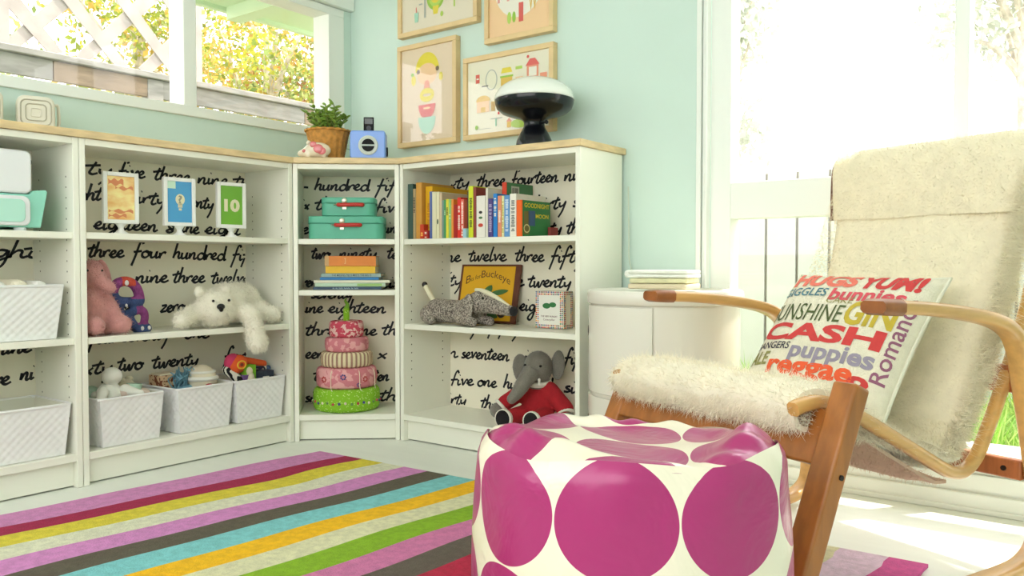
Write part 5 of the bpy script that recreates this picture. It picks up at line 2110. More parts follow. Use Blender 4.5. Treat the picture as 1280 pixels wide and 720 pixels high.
a = MB(); a.ball((0, 0, 0), (.060, .052, .058)); b = MB(); b.tube([(.0 + .058 * math.cos(t_), .050 * math.sin(t_), .010) for t_ in [2 * math.pi * k / 24 for k in range(24)]], .008, 8, closed=True); c = MB(); c.ball((.058, -.006, -.018), (.010, .018, .012)); d = MB(); d.tube([(.0 + .050 * math.cos(t_), .043 * math.sin(t_), .032) for t_ in [2 * math.pi * k / 24 for k in range(24)]], .005, 8, closed=True)
toy('baby_hat', 'cream knitted hat with a red button in the middle small basket', (bx + .015, -0.870, 0.262), [('crown', a, m_soft[3]), ('brim', b, m_soft[0]), ('red_button', c, m_red), ('fold', d, m_soft[0])])
# third basket: striped creature
m_zeb = M('zebra_cloth', (30, 28, 30), 0.9)
nt = m_zeb.node_tree
wv = nt.nodes.new('ShaderNodeTexWave'); wv.inputs['Scale'].default_value = 26; wv.inputs['Distortion'].default_value = 2.5
tc = nt.nodes.new('ShaderNodeTexCoord'); nt.links.new(tc.outputs['Object'], wv.inputs['Vector'])
rp_ = nt.nodes.new('ShaderNodeValToRGB'); rp_.color_ramp.interpolation = 'CONSTANT'
rp_.color_ramp.elements[0].color = lin((28, 26, 30)); rp_.color_ramp.elements[1].color = lin((232, 228, 214)); rp_.color_ramp.elements[1].position = 0.5
nt.links.new(wv.outputs['Fac'], rp_.inputs['Fac']); nt.links.new(rp_.outputs['Color'], nt.nodes['Principled BSDF'].inputs['Base Color'])
m_or = M('orange_cloth', (232, 96, 44), 0.9)
m_mg = M('magenta_cloth', (206, 62, 104), 0.9)
m_gr = M('green_cloth', (124, 184, 44), 0.9)
m_vi = M('violet_cloth', (124, 92, 150), 0.9)
parts = []
a = MB(); a.ball((.03, -.062, .085), (.022, .040, .034), rot=Matrix.Rotation(0.35, 3, 'X')); parts.append(('head', a, m_or))
a = MB(); a.ball((.022, -.078, .092), (.022, .034, .034), rot=Matrix.Rotation(0.35, 3, 'X')); parts.append(('head_back', a, m_mg))
a = MB(); a.tube([(.0515, -.060 + .017 * math.cos(t_), .084 + .014 * math.sin(t_)) for t_ in [2 * math.pi * k / 20 for k in range(20)]], .003, 8, closed=True); parts.append(('eye_ring', a, M('yellow_cloth', (240, 190, 60), 0.9)))
a = MB(); a.ball((.051, -.060, .084), (.005, .007, .006)); parts.append(('eye', a, M('brown_cloth', (130, 60, 40), 0.9)))
a = MB(); a.capsule((.02, -.100, .066), (.035, -.060, .025), .018, .016); parts.append(('zebra_arm', a, m_zeb))
a = MB(); a.box((.012, -.045, .005), (.046, .005, .078)); parts.append(('green_body', a, m_gr))
a = MB(); a.box((.018, -.055, .022), (.052, -.028, .044)); parts.append(('violet_patch', a, m_vi))
a = MB(); a.capsule((.00, -.02, .092), (.0, .072, .072), .016, .013); parts.append(('orange_limb', a, m_or))
a = MB(); a.capsule((-.004, .02, .068), (.0, .07, .060), .010, .009); parts.append(('violet_limb', a, m_vi))
toy('striped_creature_toy', 'bright orange, green and zebra striped cloth creature sticking out of the basket nearest the corner', (bx + .02, -0.680, 0.225), parts)
m_navy = M('navy_denim', (52, 60, 76), 0.85, var=0.08, vscale=60, bump=0.3, bscale=300)
a = MB(); a.prism([(-.03, -.045), (.03, -.050), (.04, .03), (-.03, .035)], -.04, .050); b = MB(); b.box((.0385, -.018, .012), (.0415, .008, .030)); c = MB(); c.tube(smooth_path([(0, -.03, .05), (.0, -.02, .062), (.0, .01, .062), (.0, .02, .05)], 4), .003, 6)
toy('denim_bag', 'dark navy cloth bag with a white tag in the basket nearest the corner', (bx + .035, -0.632, 0.226), [('bag', a, m_navy), ('white_tag', b, m_soft[0]), ('strap', c, m_navy)])
m_blu = M('blue_sheen_cloth', (70, 96, 142), 0.5)
a = MB(); a.ball((0, 0, 0), (.028, .022, .024)); b = MB(); b.ball((.012, -.012, .018), (.012, .010, .012)); c = MB(); c.ball((.004, .014, .016), (.010, .009, .010))
toy('blue_soft_toy', 'small shiny blue soft toy at the right end of the basket nearest the corner', (bx + .01, -0.596, 0.262), [('body', a, m_blu), ('knot', b, m_soft[3]), ('knot', c, m_blu)])
a = MB(); a.ball((0, 0, 0), (.030, .022, .05)); b = MB(); b.ball((.006, -.004, .046), (.018, .014, .016))
toy('cream_soft_toy', 'cream soft toy tucked beside the green cloth creature', (bx + .055, -0.700, 0.236), [('body', a, m_soft[3]), ('head', b, m_soft[3])])

# ------------------------------------------------------------------ ON THE WORKTOP
ZWT = ZW + 0.0006
# white wall-timer like devices at the left
m_dev = M('ivory_device_plastic', (224, 220, 204), 0.35)
m_devg = M('device_groove', (180, 176, 156), 0.5)


def device(label, x, y, rz, extra):
    root = thing('tabletop_device', label, 'electronic device', (x, y, ZWT), rz, 'ivory devices on the worktop')
    w, h, d = 0.104, 0.112, 0.07
    mb = MB(); prism_y(mb, rbox(-w / 2, w / 2, 0, 0, 0.004, h, 0.024, 6), -d / 2, d / 2)
    body = mb.build('housing', m_dev, root, bevel=0.010, seg=4, smooth=True)
    mb = MB(); prism_y(mb, rbox(-w / 2 - .004, w / 2 + .004, 0, 0, 0.0, 0.016, 0.007, 4), -d / 2 - .006, d / 2)
    mb.build('base', m_dev, root, bevel=0.003, smooth=True)
    for (s, dy) in ((0.78, .0015), (0.52, .003), (0.26, .0045)):
        cz_ = h * .54
        P = rbox(-w / 2 * s, w / 2 * s, 0, 0, cz_ - h / 2 * s * .86, cz_ + h / 2 * s * .86, 0.020 * s, 5)
        mb = MB(); mb.tube([(p[0], -d / 2 - .0005, p[1]) for p in P], .0022, 6, closed=True)
        mb.build('raised_ring', m_devg if s != .26 else m_dev, body, smooth=True)
    if extra:
        mb = MB(); mb.tube(smooth_path([(w / 2 - .01, d / 2 - .01, .02), (w / 2 + .012, d / 2 - .01, .03), (w / 2 + .012, d / 2 - .01, .09), (w / 2 + .004, d / 2 - .01, .098)], 4), .005, 8)
        mb.build('side_bracket', m_dev, body, smooth=True)
    return root


device('ivory rounded device with square rings at the left end of the worktop', 0.105, -1.385, math.radians(70), True)
device('ivory device half cut by the left edge of the picture', 0.105, -1.535, math.radians(78), False)

# wicker pot with a jade-like plant
m_wick = M('wicker', (196, 138, 62), 0.7, var=0.2, vscale=60)
m_leaf = M('fleshy_green_leaf', (128, 160, 66), 0.4, var=0.25, vscale=30)
m_stem = M('plant_stem', (120, 126, 66), 0.7)
cpos = CP(0.112, 0.135)
pl = thing('potted_plant', 'small leafy green succulent in a round wicker pot on the worktop', 'plant', (cpos.x, cpos.y, ZWT), 0)
prof = []
NP = 44
for k in range(NP + 1):
    t = k / NP
    prof.append((0.060 + 0.024 * t, 0.002 + 0.118 * t))
mb = MB()


def weave(r, z, a):
    return r + 0.0022 * math.sin(z * 2 * math.pi / 0.0132) * math.sin(a * 18 + (math.pi if int(z / 0.0066) % 2 else 0)) + 0.0008 * math.sin(z * 2 * math.pi / 0.0066)


mb.lathe(prof, 108, fn=weave, cap=False)
mb.lathe([(0.058, 0.001), (0.001, 0.001)], 48, cap=False)
pot = mb.build('wicker_pot', m_wick, pl, smooth=True, angle=80)
mb = MB(); mb.tube([(.086 * math.cos(a), .086 * math.sin(a), .120 + .0015 * math.sin(a * 20)) for a in [2 * math.pi * k / 80 for k in range(80)]], .0045, 8, closed=True)
mb.build('pot_rim', m_wick, pot, smooth=True)
mb = MB(); mb.lathe([(.080, .108), (.04, .112), (.001, .113)], 32, cap=False); mb.build('soil', M('potting_soil', (70, 52, 38), 0.95, var=0.3, vscale=80), pl, smooth=True)
rnd = random.Random(12)
for k in range(17):
    a = rnd.uniform(0, 2 * math.pi)
    r0 = rnd.uniform(.01, .055)
    base = Vector((r0 * math.cos(a), r0 * math.sin(a), .110))
    hgt = rnd.uniform(.045, .105)
    tip = base + Vector((math.cos(a) * rnd.uniform(.01, .065), math.sin(a) * rnd.uniform(.01, .065), hgt))
    S = smooth_path([base, base.lerp(tip, .5) + Vector((rnd.uniform(-.01, .01), rnd.uniform(-.01, .01), 0)), tip], 5)
    mb = MB(); mb.tube(S, .0022, 6); st = mb.build('stem', m_stem, pl, smooth=True)
    mb = MB()
    for q in range(2, len(S)):
        for s in (0, 1):
            an = rnd.uniform(0, 6.28)
            dirv = Vector((math.cos(an), math.sin(an), rnd.uniform(.0, .9))).normalized()
            L = rnd.uniform(.010, .0165)
            mb.ball(S[q] + dirv * L, (L, L * .52, L * .26), n=8, m=6, rot=dirv.to_track_quat('X', 'Z').to_matrix())
    mb.build('leaves', m_leaf, st, smooth=True)

# pig bank
m_pig = M('cream_ceramic', (236, 222, 198), 0.2, coat=0.5)
m_spot = M('pink_glaze', (224, 118, 122), 0.2, coat=0.5)
cp_ = CP(0.083, 0.030)
pg = thing('piggy_bank', 'cream ceramic piggy bank with pink spots before the wicker pot', 'piggy bank', (cp_.x, cp_.y, ZWT), RZ_C)
mb = MB()
mb.ball((0.006, 0, .034), (.052, .030, .031))
mb.capsule((-.035, 0, .024), (-.058, 0, .020), .022, .013)
for (x, y) in ((-.026, -.014), (-.026, .014), (.034, -.014), (.034, .014)):
    mb.capsule((x, y, .014), (x, y, .0075), .010, .0075)
v, f = blob(mb, .004, 5)
zmin = min(p[2] for p in v)
mb = MB(); mb.add([(p[0], p[1], p[2] - zmin) for p in v], f)
pb_ = mb.build('body', m_pig, pg, smooth=True, angle=80)
for (x, z, r) in ((-.006, .050, .013), (.014, .034, .019), (.026, .026, .016), (-.042, .026, .007)):
    mb = MB()
    yy = -0.030 * math.sqrt(max(0.05, 1 - ((x - .006) / .054) ** 2 - ((z - .034) / .034) ** 2)) if x > -.03 else -.0185
    mb.ball((x, yy, z), (r, .0035, r * .9), n=16, m=8)
    mb.build('pink_spot', m_spot, pb_, smooth=True)
for y in (-.016, .016):
    mb = MB(); mb.ball((-.026, y, .058), (.007, .004, .009), rot=Matrix.Rotation(.5, 3, 'Y')); mb.build('ear', m_pig, pb_, smooth=True)

# blue radio dock with a music player
m_rad = M('periwinkle_plastic', (128, 168, 244), 0.35, coat=0.2)
m_blk = M('black_plastic', (10, 10, 12), 0.5, spec=0.2)
m_gry = M('pale_grey_ring', (206, 214, 206), 0.4)
rc = CP(0.275, 0.115)
rd = thing('radio_dock', 'periwinkle blue box radio with a round black and white speaker', 'radio', (rc.x, rc.y, ZWT), RZ_C)
mb = MB(); prism_y(mb, rbox(-.069, .069, 0, 0, .006, .116, .012, 5), -.045, .045)
body = mb.build('housing', m_rad, rd, bevel=.006, seg=3, smooth=True)
mb = MB(); mb.box((-.062, -.043, 0), (.062, .043, .0062)); mb.build('base', m_gry, rd, bevel=.001)
X = Matrix.Translation((0.002, -.0455, .058)) @ Matrix.Rotation(math.pi / 2, 4, 'X')
mb = MB(); mb.lathe([(.038, 0), (.038, .003), (.036, .005), (.031, .005), (.030, .003), (.001, .003)], 40, mat=X, cap=False); rg = mb.build('speaker_ring', m_gry, rd, smooth=True, angle=40)
for (a0, a1) in ((8, 172), (188, 352)):
    P = ellipse(0, 0, .0245, .0245, 20, a0, a1)
    mb = MB(); mb.prism(P, .003, .006, mat=X); mb.build('speaker_half', m_blk, rg)
mb = MB(); mb.tube([(.070, .0, .02), (.071, .0, .03), (.071, .0, .05), (.070, .0, .056)], .004, 8); mb.build('side_knob', m_blk, rd, smooth=True)
mp_ = thing('music_player', 'slim black music player standing on top of the blue radio', 'music player', (rc.x, rc.y, ZWT + .1165), RZ_C)
mb = MB(); mb.box((-.020, -.004, 0), (.020, .004, .058)); mb.build('case', m_blk, mp_, bevel=.002)
MB().box((-.0155, -.0046, .031), (.0155, -.0039, .053)).build('screen', M('grey_screen', (72, 78, 78), 0.2), mp_)
mb = MB(); mb.lathe([(.0095, 0), (.0095, .0006), (.004, .0006), (.001, .0004)], 24, mat=Matrix.Translation((0, -.004, .015)) @ Matrix.Rotation(math.pi / 2, 4, 'X'), cap=False); mb.build('click_wheel', M('dark_wheel', (60, 60, 66), 0.4), mp_, smooth=True)

# mushroom lamp
m_dome = M('opal_glass', (240, 243, 236), 0.18, coat=0.5)
m_lampb = M('gloss_navy_black', (10, 13, 20), 0.22, coat=0.15, spec=0.35)
lp = thing('mushroom_lamp', 'mushroom table lamp with white glass dome and glossy black foot', 'lamp', (1.146, -0.176, ZWT), 0)
mb = MB()
mb.lathe([(.001, 0), (.066, 0), (.067, .004), (.062, .030), (.052, .052), (.044, .066), (.038, .078), (.036, .092), (.041, .100), (.052, .107), (.080, .114), (.114, .126), (.132, .141), (.1385, .158), (.139, .170), (.132, .172), (.001, .172)], 64, cap=False)
ft = mb.build('foot', m_lampb, lp, smooth=True, angle=50)
pr_d = [(.1395, .171)]
for k in range(13):
    a = math.pi / 2 * k / 12
    pr_d.append((.1405 * math.cos(a) + .0005, .172 + .080 * math.sin(a)))
mb = MB(); mb.lathe(pr_d, 64, cap=False); mb.build('glass_dome', m_dome, lp, smooth=True, angle=80)
mb = MB(); mb.tube([(.036, -.006, .088), (.056, -.010, .088)], .0035, 10); mb.ball((.060, -.011, .088), (.007, .007, .007)); mb.build('switch_knob', m_lampb, ft, smooth=True)

# ------------------------------------------------------------------ FRAMED PRINTS ON THE BACK WALL
m_mould = M('pale_ash_moulding', (224, 196, 146), 0.5, var=0.04, vscale=20)
m_pg = glass_mat('picture_glass')
PC = {'yellow': (232, 214, 60), 'mustard': (226, 186, 80), 'green': (150, 196, 60), 'lime': (182, 214, 90), 'mint': (166, 214, 190), 'red': (222, 92, 84), 'salmon': (232, 150, 120), 'grey': (176, 180, 170), 'brown': (120, 96, 80), 'peach': (244, 204, 160), 'white': (240, 236, 222), 'pink': (230, 160, 150), 'dark': (90, 84, 80)}


def wall_picture(label, x0, x1, z0, z1, paper, shapes, mw=0.020):
    root = thing('framed_print', label, 'picture', ((x0 + x1) / 2, -0.0015, z0), 0, 'framed prints over the bookcase')
    w, h, d = (x1 - x0), (z1 - z0), 0.030
    X0, X1 = -w / 2, w / 2
    for (pn, a, b) in (('frame_rail', (X0, -d, 0), (X1, 0, mw)), ('frame_rail', (X0, -d, h - mw), (X1, 0, h)), ('frame_stile', (X0, -d, mw + .0003), (X0 + mw, 0, h - mw - .0003)), ('frame_stile', (X1 - mw, -d, mw + .0003), (X1, 0, h - mw - .0003))):
        MB().box(a, b).build(pn, m_mould, root, bevel=.0015)
    pr = MB().box((X0 + mw, -d + .010, mw), (X1 - mw, -d + .014, h - mw)).build('paper', M('paper_%d_%d_%d' % paper, paper, 0.8), root)
    MB().box((X0 + mw, -d + .0045, mw), (X1 - mw, -d + .006, h - mw)).build('glass', m_pg, root)
    iw, ih = w - 2 * mw, h - 2 * mw
    k = 0
    for s in shapes:
        nm, kind, c, args = s
        off = .0096 - .0002 * k
        k += 1

        def place(u, v):
            return (X0 + mw + iw * u, -d + off, mw + ih * v)
        mb = MB()
        if kind == 'e':
            poly(mb, place, ellipse(*args), 0)
        elif kind == 'r':
            poly(mb, place, rect(*args), 0)
        elif kind == 'ring':
            ring2(mb, place, *args[:5], 0, *(args[5:] if len(args) > 5 else ()))
        elif kind == 'p':
            poly(mb, place, args, 0)
        elif kind == 't':
            add_text(mb, args[0], args[1], args[2], args[3], args[4], place, 0, 0.01)
        mb.build(nm, M('print_' + c, PC[c], 0.7), pr)
    return root


# girl print (portrait)
wall_picture('tall framed print of a stacked figure with yellow hair', 0.328, 0.657, 1.173, 1.600, (232, 212, 186), [
    ('hair', 'p', 'yellow', ellipse(.50, .74, .23, .20, 20, 0, 180) + [(.32, .77), (.36, .83), (.5, .85), (.64, .83), (.68, .77)][::-1][:0] + [(.36, .76), (.5, .82), (.64, .76)][:0]),
    ('face', 'e', 'peach', (.50, .71, .19, .115)),
    ('pigtail', 'e', 'yellow', (.235, .66, .045, .055)), ('pigtail', 'e', 'yellow', (.765, .66, .035, .045)),
    ('hair_clip', 'e', 'green', (.215, .725, .03, .018)),
    ('eye', 'e', 'brown', (.33, .745, .032, .024)), ('eye', 'e', 'brown', (.70, .75, .032, .024)),
    ('mouth', 'p', 'salmon', [(.44, .545), (.56, .545), (.54, .63), (.50, .645), (.46, .63)]),
    ('collar', 'ring', 'yellow', (.50, .485, .14, .075, .06)),
    ('red_bowl', 'p', 'red', ellipse(.50, .385, .165, .155, 20, 180, 360)),
    ('bowl_dots', 'p', 'peach', ellipse(.50, .345, .07, .012)),
    ('mint_cup', 'p', 'mint', ellipse(.50, .235, .165, .165, 20, 180, 360)),
    ('cup_rim', 'r', 'mint', (.335, .225, .665, .25)),
])
# village print (landscape)
sh = [('barber_pole', 'r', 'red', (.10, .70, .15, .82)), ('barber_stripe', 'r', 'white', (.11, .75, .14, .77)),
      ('wheel', 'ring', 'grey', (.30, .72, .075, .14, .012)), ('cart', 'r', 'dark', (.18, .64, .26, .655)),
      ('market_awning', 'r', 'green', (.41, .72, .57, .745)), ('market_stall', 'r', 'mustard', (.42, .61, .56, .72)), ('market_roof', 'p', 'yellow', [(.42, .78), (.56, .78), (.54, .85), (.44, .85)]),
      ('bench', 'r', 'peach', (.60, .63, .69, .70)), ('sign', 'r', 'lime', (.60, .80, .68, .84)),
      ('red_house', 'r', 'salmon', (.735, .60, .87, .82)), ('red_house_roof', 'p', 'red', [(.72, .82), (.885, .82), (.83, .91), (.77, .91)]), ('red_house_windows', 'r', 'white', (.76, .68, .85, .80)), ('red_door', 'r', 'red', (.76, .60, .79, .66)), ('red_shed', 'r', 'salmon', (.89, .60, .97, .70)), ('flag', 'e', 'red', (.75, .94, .015, .02)),
      ('cafe_roof', 'p', 'mustard', ellipse(.20, .44, .09, .08, 14, 0, 180)), ('cafe', 'r', 'peach', (.12, .29, .28, .44)), ('cafe_door', 'r', 'mustard', (.17, .29, .23, .36)), ('cafe_post', 'r', 'mustard', (.30, .29, .35, .42)),
      ('bubble_tree', 'ring', 'grey', (.46, .44, .10, .10, .008)), ('hedge', 'e', 'lime', (.66, .08, .12, .06)), ('small_hut', 'r', 'mustard', (.50, .04, .55, .12)), ('small_hut_roof', 'p', 'salmon', [(.49, .12), (.56, .12), (.525, .17)]),
      ('path', 'r', 'grey', (.30, .18, .44, .19)), ('path', 'r', 'grey', (.10, .06, .30, .065)), ('shrub', 'e', 'green', (.12, .09, .02, .03)), ('bird', 'p', 'dark', [(.46, .535), (.50, .56), (.49, .53)]), ('flower', 'e', 'red', (.40, .25, .012, .02)), ('post', 'r', 'mint', (.36, .08, .375, .18))]
wall_picture('wide framed print of tiny houses and shops behind the mushroom lamp', 0.694, 1.128, 1.172, 1.497, (236, 232, 210), sh)
# table-setting print
sh = [('plate', 'e', 'green', (.48, .44, .125, .20)), ('plate_centre', 'e', 'lime', (.48, .44, .095, .15)), ('fish', 'e', 'yellow', (.48, .43, .065, .09)), ('fish_tail', 'p', 'yellow', [(.45, .18), (.51, .18), (.53, .30), (.44, .30)]),
      ('knife', 'r', 'grey', (.32, .16, .345, .56)), ('fork', 'r', 'grey', (.63, .34, .665, .62)), ('spoon_bowl', 'e', 'yellow', (.74, .52, .04, .10)), ('spoon', 'r', 'lime', (.73, .22, .75, .44)), ('cup', 'p', 'mint', [(.19, .12), (.235, .12), (.245, .26), (.18, .26)]), ('straw', 'r', 'red', (.205, .26, .215, .34)), ('berry', 'e', 'lime', (.57, .16, .02, .04)), ('table_leg', 'r', 'grey', (.25, .36, .30, .38))]
wall_picture('upper left framed print of a green plate with cutlery', 0.331, 0.766, 1.635, 1.955, (230, 220, 198), sh)
sh = [('pale_table', 'p', 'white', ellipse(.50, .52, .42, .36, 28)), ('pink_stool', 'p', 'pink', [(.14, .34), (.18, .34), (.18, .46), (.30, .46), (.30, .34), (.34, .34), (.34, .52), (.14, .52)]),
      ('pear', 'e', 'lime', (.34, .17, .035, .06)), ('pear', 'e', 'green', (.42, .17, .03, .055)), ('red_can', 'r', 'red', (.50, .11, .575, .30)), ('letter_w', 't', 'mustard', ('W', .66, .80, .20, .38)),
      ('letter_x', 't', 'mustard', ('X', .48, .54, .42, .50)), ('vase', 'e', 'lime', (.58, .50, .025, .06)), ('small_dots', 'e', 'grey', (.10, .48, .012, .014)), ('acorn', 'e', 'brown', (.78, .46, .02, .02)), ('lantern', 'r', 'salmon', (.40, .66, .5, .78)), ('bottle', 'r', 'mint', (.62, .60, .68, .80))]
wall_picture('upper right framed peach print with a letter W and a red block', 0.803, 1.127, 1.536, 1.955, (244, 206, 158), sh)

# ------------------------------------------------------------------ OUTDOORS
m_fence = M('grey_fence_wood', (142, 138, 134), 0.85, var=0.18, vscale=7, stretch=(1, 1, 6))
m_fence2 = M('brown_fence_wood', (142, 122, 104), 0.85, var=0.2, vscale=7, stretch=(1, 1, 6))
FX = -1.5
fn = thing('side_fence', 'weathered grey board fence with a cap rail outside the small window', 'fence', (FX, 0.4, -0.12), 0)
fz = 0.12
MB().box((-.07, -2.4, 1.702 + fz), (.03, 2.6, 1.735 + fz)).build('cap_rail', m_fence, fn, bevel=.004)
for i, (y0, y1, m) in enumerate(((-2.4, -1.02, m_fence), (-1.016, -0.46, m_fence2), (-0.456, 0.55, m_fence), (0.554, 1.6, m_fence2), (1.604, 2.6, m_fence))):
    MB().box((-.02, y0, 1.60 + fz), (.005, y1, 1.700 + fz)).build('fence_board', m, fn, bevel=.003)
    MB().box((-.022, y0, 1.34 + fz), (-.002, y1, 1.565 + fz)).build('fence_board', m_fence2 if m is m_fence else m_fence, fn, bevel=.003)
MB().box((-.05, -2.4, 0.02), (-.03, 2.6, 1.45)).build('fence_backing', m_fence2, fn)
for y in (-2.2, -0.48, 1.2, 2.4):
    MB().box((-.06, y - .045, .001), (.012, y + .045, 1.70 + fz)).build('fence_post', m_fence, fn, bevel=.004)
# lattice panel above the fence
m_latt = M('pale_lattice_wood', (164, 154, 150), 0.85, var=0.12, vscale=9)
lat = thing('lattice_panel', 'pale criss-cross lattice of broad slats standing above the grey fence', 'lattice', (FX - .07, 0.4, 1.735), 0)
for sgn in (1, -1):
    for k in range(-2, 5):
        c = -1.25 + 0.34 * k
        L_ = 1.1
        a = math.radians(48) * sgn
        dy, dz = math.cos(a), math.sin(a)
        pts_ = []
        # clip the slat to the panel rectangle
        y0c, y1c, z0c, z1c = -1.20, -0.20, 0.002, 0.62
        t0, t1 = -2.0, 2.0
        for (p, d, lo, hi) in ((c, dy, y0c, y1c), (0.31, dz, z0c, z1c)):
            ta, tb = (lo - p) / d, (hi - p) / d
            t0, t1 = max(t0, min(ta, tb)), min(t1, max(ta, tb))
        if t1 - t0 < 0.12:
            continue
        A_, B_ = Vector((0, c + dy * t0, .31 + dz * t0)), Vector((0, c + dy * t1, .31 + dz * t1))
        nv = Vector((0, -dz, dy)) * 0.040
        xo_ = 0.0 if sgn > 0 else 0.010
        v = []
        for xx in (xo_, xo_ + .008):
            for q in (A_ - nv, B_ - nv, B_ + nv, A_ + nv):
                v.append((xx, q.y, max(0.001, q.z)))
        MB().add(v, [(0, 3, 2, 1), (4, 5, 6, 7), (0, 1, 5, 4), (1, 2, 6, 5), (2, 3, 7, 6), (3, 0, 4, 7)]).build('lattice_slat', m_latt, lat)
for y in (-1.22, -0.18):
    MB().box((-.012, y - .025, .0005), (.02, y + .025, .66)).build('lattice_post', m_latt, lat)


def tree(name, label, loc, crown, n, leaf, cols, trunk_h, seed, group='trees outside the windows', squash=1.0):
    root = thing(name, label, 'tree', loc, 0, group)
    rnd_ = np.random.default_rng(seed)
    (cx_, cy_, cz_), (rx, ry, rz_) = crown
    mb = MB()
    S = smooth_path([(0, 0, 0.0), (cx_ * .3 + .03, cy_ * .3, cz_ * .4), (cx_ * .7, cy_ * .7, cz_ * .8), (cx_, cy_, cz_ + rz_ * .4)], 6)
    mb.tube(S, [.09 * (1 - .8 * i / (len(S) - 1)) for i in range(len(S))], 10)
    tr_ = mb.build('trunk', M('tree_bark', (196, 186, 170), 0.9, var=0.3, vscale=20), root, smooth=True)
    for k in range(9):
        a = 6.28 * k / 9 + seed
        p0 = S[int(len(S) * (.45 + .05 * k))] if int(len(S) * (.45 + .05 * k)) < len(S) else S[-1]
        p1 = Vector((cx_ + rx * .75 * math.cos(a), cy_ + ry * .75 * math.sin(a), cz_ + rz_ * .6 * math.sin(k * 1.7)))
        mb = MB(); mb.tube(smooth_path([p0, p0.lerp(p1, .5) + Vector((0, 0, .08)), p1], 5), [.03 - .0022 * i for i in range(11)], 6)
        mb.build('branch', _mats['tree_bark'], tr_, smooth=True)
    # leaf sprays in clumps
    ncl = max(12, n // 60)
    P = rnd_.normal(size=(ncl, 3)); P /= np.linalg.norm(P, axis=1)[:, None]
    P *= (rnd_.random(ncl) ** 0.4)[:, None]
    P = P * np.array([rx, ry, rz_]) + np.array([cx_, cy_, cz_])
    idx_ = rnd_.integers(0, ncl, n)
    Q = P[idx_] + rnd_.normal(size=(n, 3)) * 0.10 * np.array([1, 1, squash])
    D_ = rnd_.normal(size=(n, 3)); D_[:, 2] -= 0.5; D_ /= np.linalg.norm(D_, axis=1)[:, None]
    Sd = np.cross(D_, rnd_.normal(size=(n, 3))); Sd /= np.linalg.norm(Sd, axis=1)[:, None]
    Ls = leaf * (0.6 + 0.8 * rnd_.random(n))[:, None]
    vv = np.stack([Q, Q + D_ * Ls * .5 + Sd * Ls * .28, Q + D_ * Ls, Q + D_ * Ls * .5 - Sd * Ls * .28], axis=1).reshape(-1, 3)
    mb = MB()
    b = np.arange(n) * 4
    mats_ = rnd_.integers(0, len(cols), ncl)[idx_]
    mb.v = [tuple(p) for p in vv.tolist()]
    mb.f = [(i, i + 1, i + 2, i + 3) for i in b.tolist()]
    mb.mi = mats_.tolist()
    mb.build('foliage', [leaf_mat('leaf_%d_%d_%d' % c, c) for c in cols], root)
    return root


GZ = -0.12
YEL = [(176, 176, 60), (132, 146, 54), (190, 160, 76)]
BRN = [(170, 124, 72), (140, 96, 58), (186, 152, 90), (132, 140, 60)]
GRN = [(140, 160, 84), (176, 186, 112), (110, 136, 70)]
tree('garden_tree', 'leafy green and yellow tree behind the lattice at the left window edge', (-2.6, -0.85, GZ), ((0, 0, 2.3), (.55, .55, .7)), 3200, .05, [(130, 150, 84), (176, 186, 120), (200, 196, 110)], 1.5, 1)
tree('garden_tree', 'yellow green tree filling the left pane beside the mullion', (-2.9, 0.62, GZ), ((0, 0, 2.35), (.65, .62, .85)), 4200, .05, YEL, 1.5, 2)
tree('garden_tree', 'yellow leaved tree seen just right of the window mullion', (-2.7, 1.55, GZ), ((0, 0, 2.3), (.6, .55, .85)), 3800, .05, YEL + GRN, 1.5, 3)
tree('garden_tree', 'brown and gold leaved tree at the right end of the small window', (-2.5, 2.45, GZ), ((0, 0, 2.4), (.65, .62, .9)), 4600, .05, BRN, 1.5, 4)
tree('garden_tree', 'golden brown tree standing farthest behind the fence', (-3.9, 2.5, GZ), ((0, 0, 2.8), (.9, 1.0, 1.2)), 3600, .06, BRN + YEL, 1.6, 5)

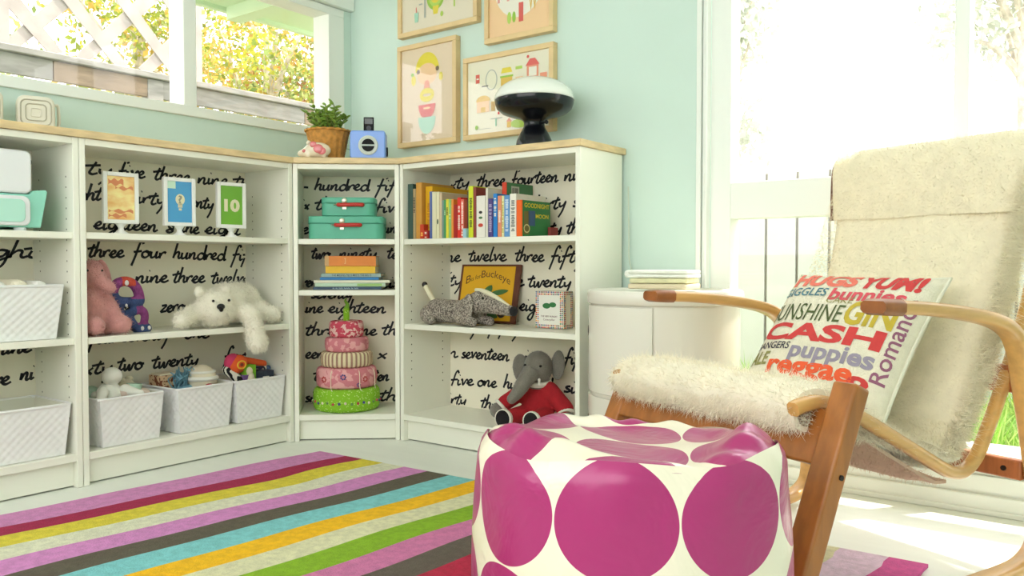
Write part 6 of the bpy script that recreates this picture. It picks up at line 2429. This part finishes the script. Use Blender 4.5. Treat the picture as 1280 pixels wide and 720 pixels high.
# white fence outside the big window
m_wf = M('white_fence_paint', (196, 196, 190), 0.7, var=0.03, vscale=8)
wf = thing('white_board_fence', 'white upright board fence in the sun outside the big window', 'fence', (1.0, 1.9, GZ), 0)
x = -0.6
k = 0
rnd = random.Random(4)
while x < 3.6:
    wd = 0.155
    MB().box((x, 0, 0.0), (x + wd, .02, 1.335 + rnd.uniform(-.006, .006))).build('fence_board', m_wf, wf, bevel=.003)
    x += wd + 0.014
    k += 1
MB().box((-.6, .0205, 0.02), (3.6, .026, 1.30)).build('fence_backing', M('painted_gap_shade', (158, 148, 138), 0.8), wf)  # added sheet, its dark colour stands for shade in the board gaps
for z in (.35, 1.10):
    MB().box((-.6, .0265, z), (3.6, .055, z + .09)).build('fence_rail', m_wf, wf, bevel=.003)
PALE = [(190, 194, 182), (204, 208, 196), (178, 184, 170)]  # leaf tones lightened so the glare outside is put into the colour
tree('pale_tree', 'tree coloured pale to look washed out by glare beyond the white fence, seen left of the chair', (0.55, 2.6, GZ), ((0, 0, 2.2), (.5, .45, .8)), 4200, .06, PALE, 1.5, 6)
tree('pale_tree', 'tree coloured pale for glare at the upper right corner of the big window', (2.35, 3.0, GZ), ((0, 0, 2.5), (.5, .5, .6)), 2200, .06, PALE, 1.5, 7)

# grass
rng = np.random.default_rng(11)
n = 26000
gx = rng.uniform(1.2, 4.6, n)
gy = rng.uniform(0.5, 1.6, n)
hh = rng.uniform(.08, .34, n) * (0.6 + 0.5 * np.sin(gx * 5 + gy * 3) ** 2)
ax_, ay_ = rng.normal(size=n) * .08, np.clip(rng.normal(size=n) * .07, -.14, .14)
wx = rng.normal(size=n) * .004
v = np.stack([np.stack([gx - .004, gy - wx, np.full(n, GZ)], 1), np.stack([gx + .004, gy + wx, np.full(n, GZ)], 1), np.stack([gx + .003 + ax_ * .5, gy + ay_ * .5, GZ + hh * .6], 1), np.stack([gx - .003 + ax_ * .5, gy + ay_ * .5, GZ + hh * .6], 1), np.stack([gx + ax_ * 1.4, gy + ay_ * 1.4, GZ + hh], 1)], 1).reshape(-1, 3)
mb = MB()
mb.v = [tuple(p) for p in v.tolist()]
for i in range(n):
    b = 5 * i
    mb.f.append((b, b + 1, b + 2, b + 3)); mb.mi.append(i % 2)
    mb.f.append((b + 3, b + 2, b + 4)); mb.mi.append(i % 2)
g = mb.build('lawn_grass', [leaf_mat('grass_blade', (132, 176, 74)), leaf_mat('grass_blade_pale', (170, 196, 110))])
tag(g, 'long green grass growing outside under the big window', 'grass', kind='stuff')
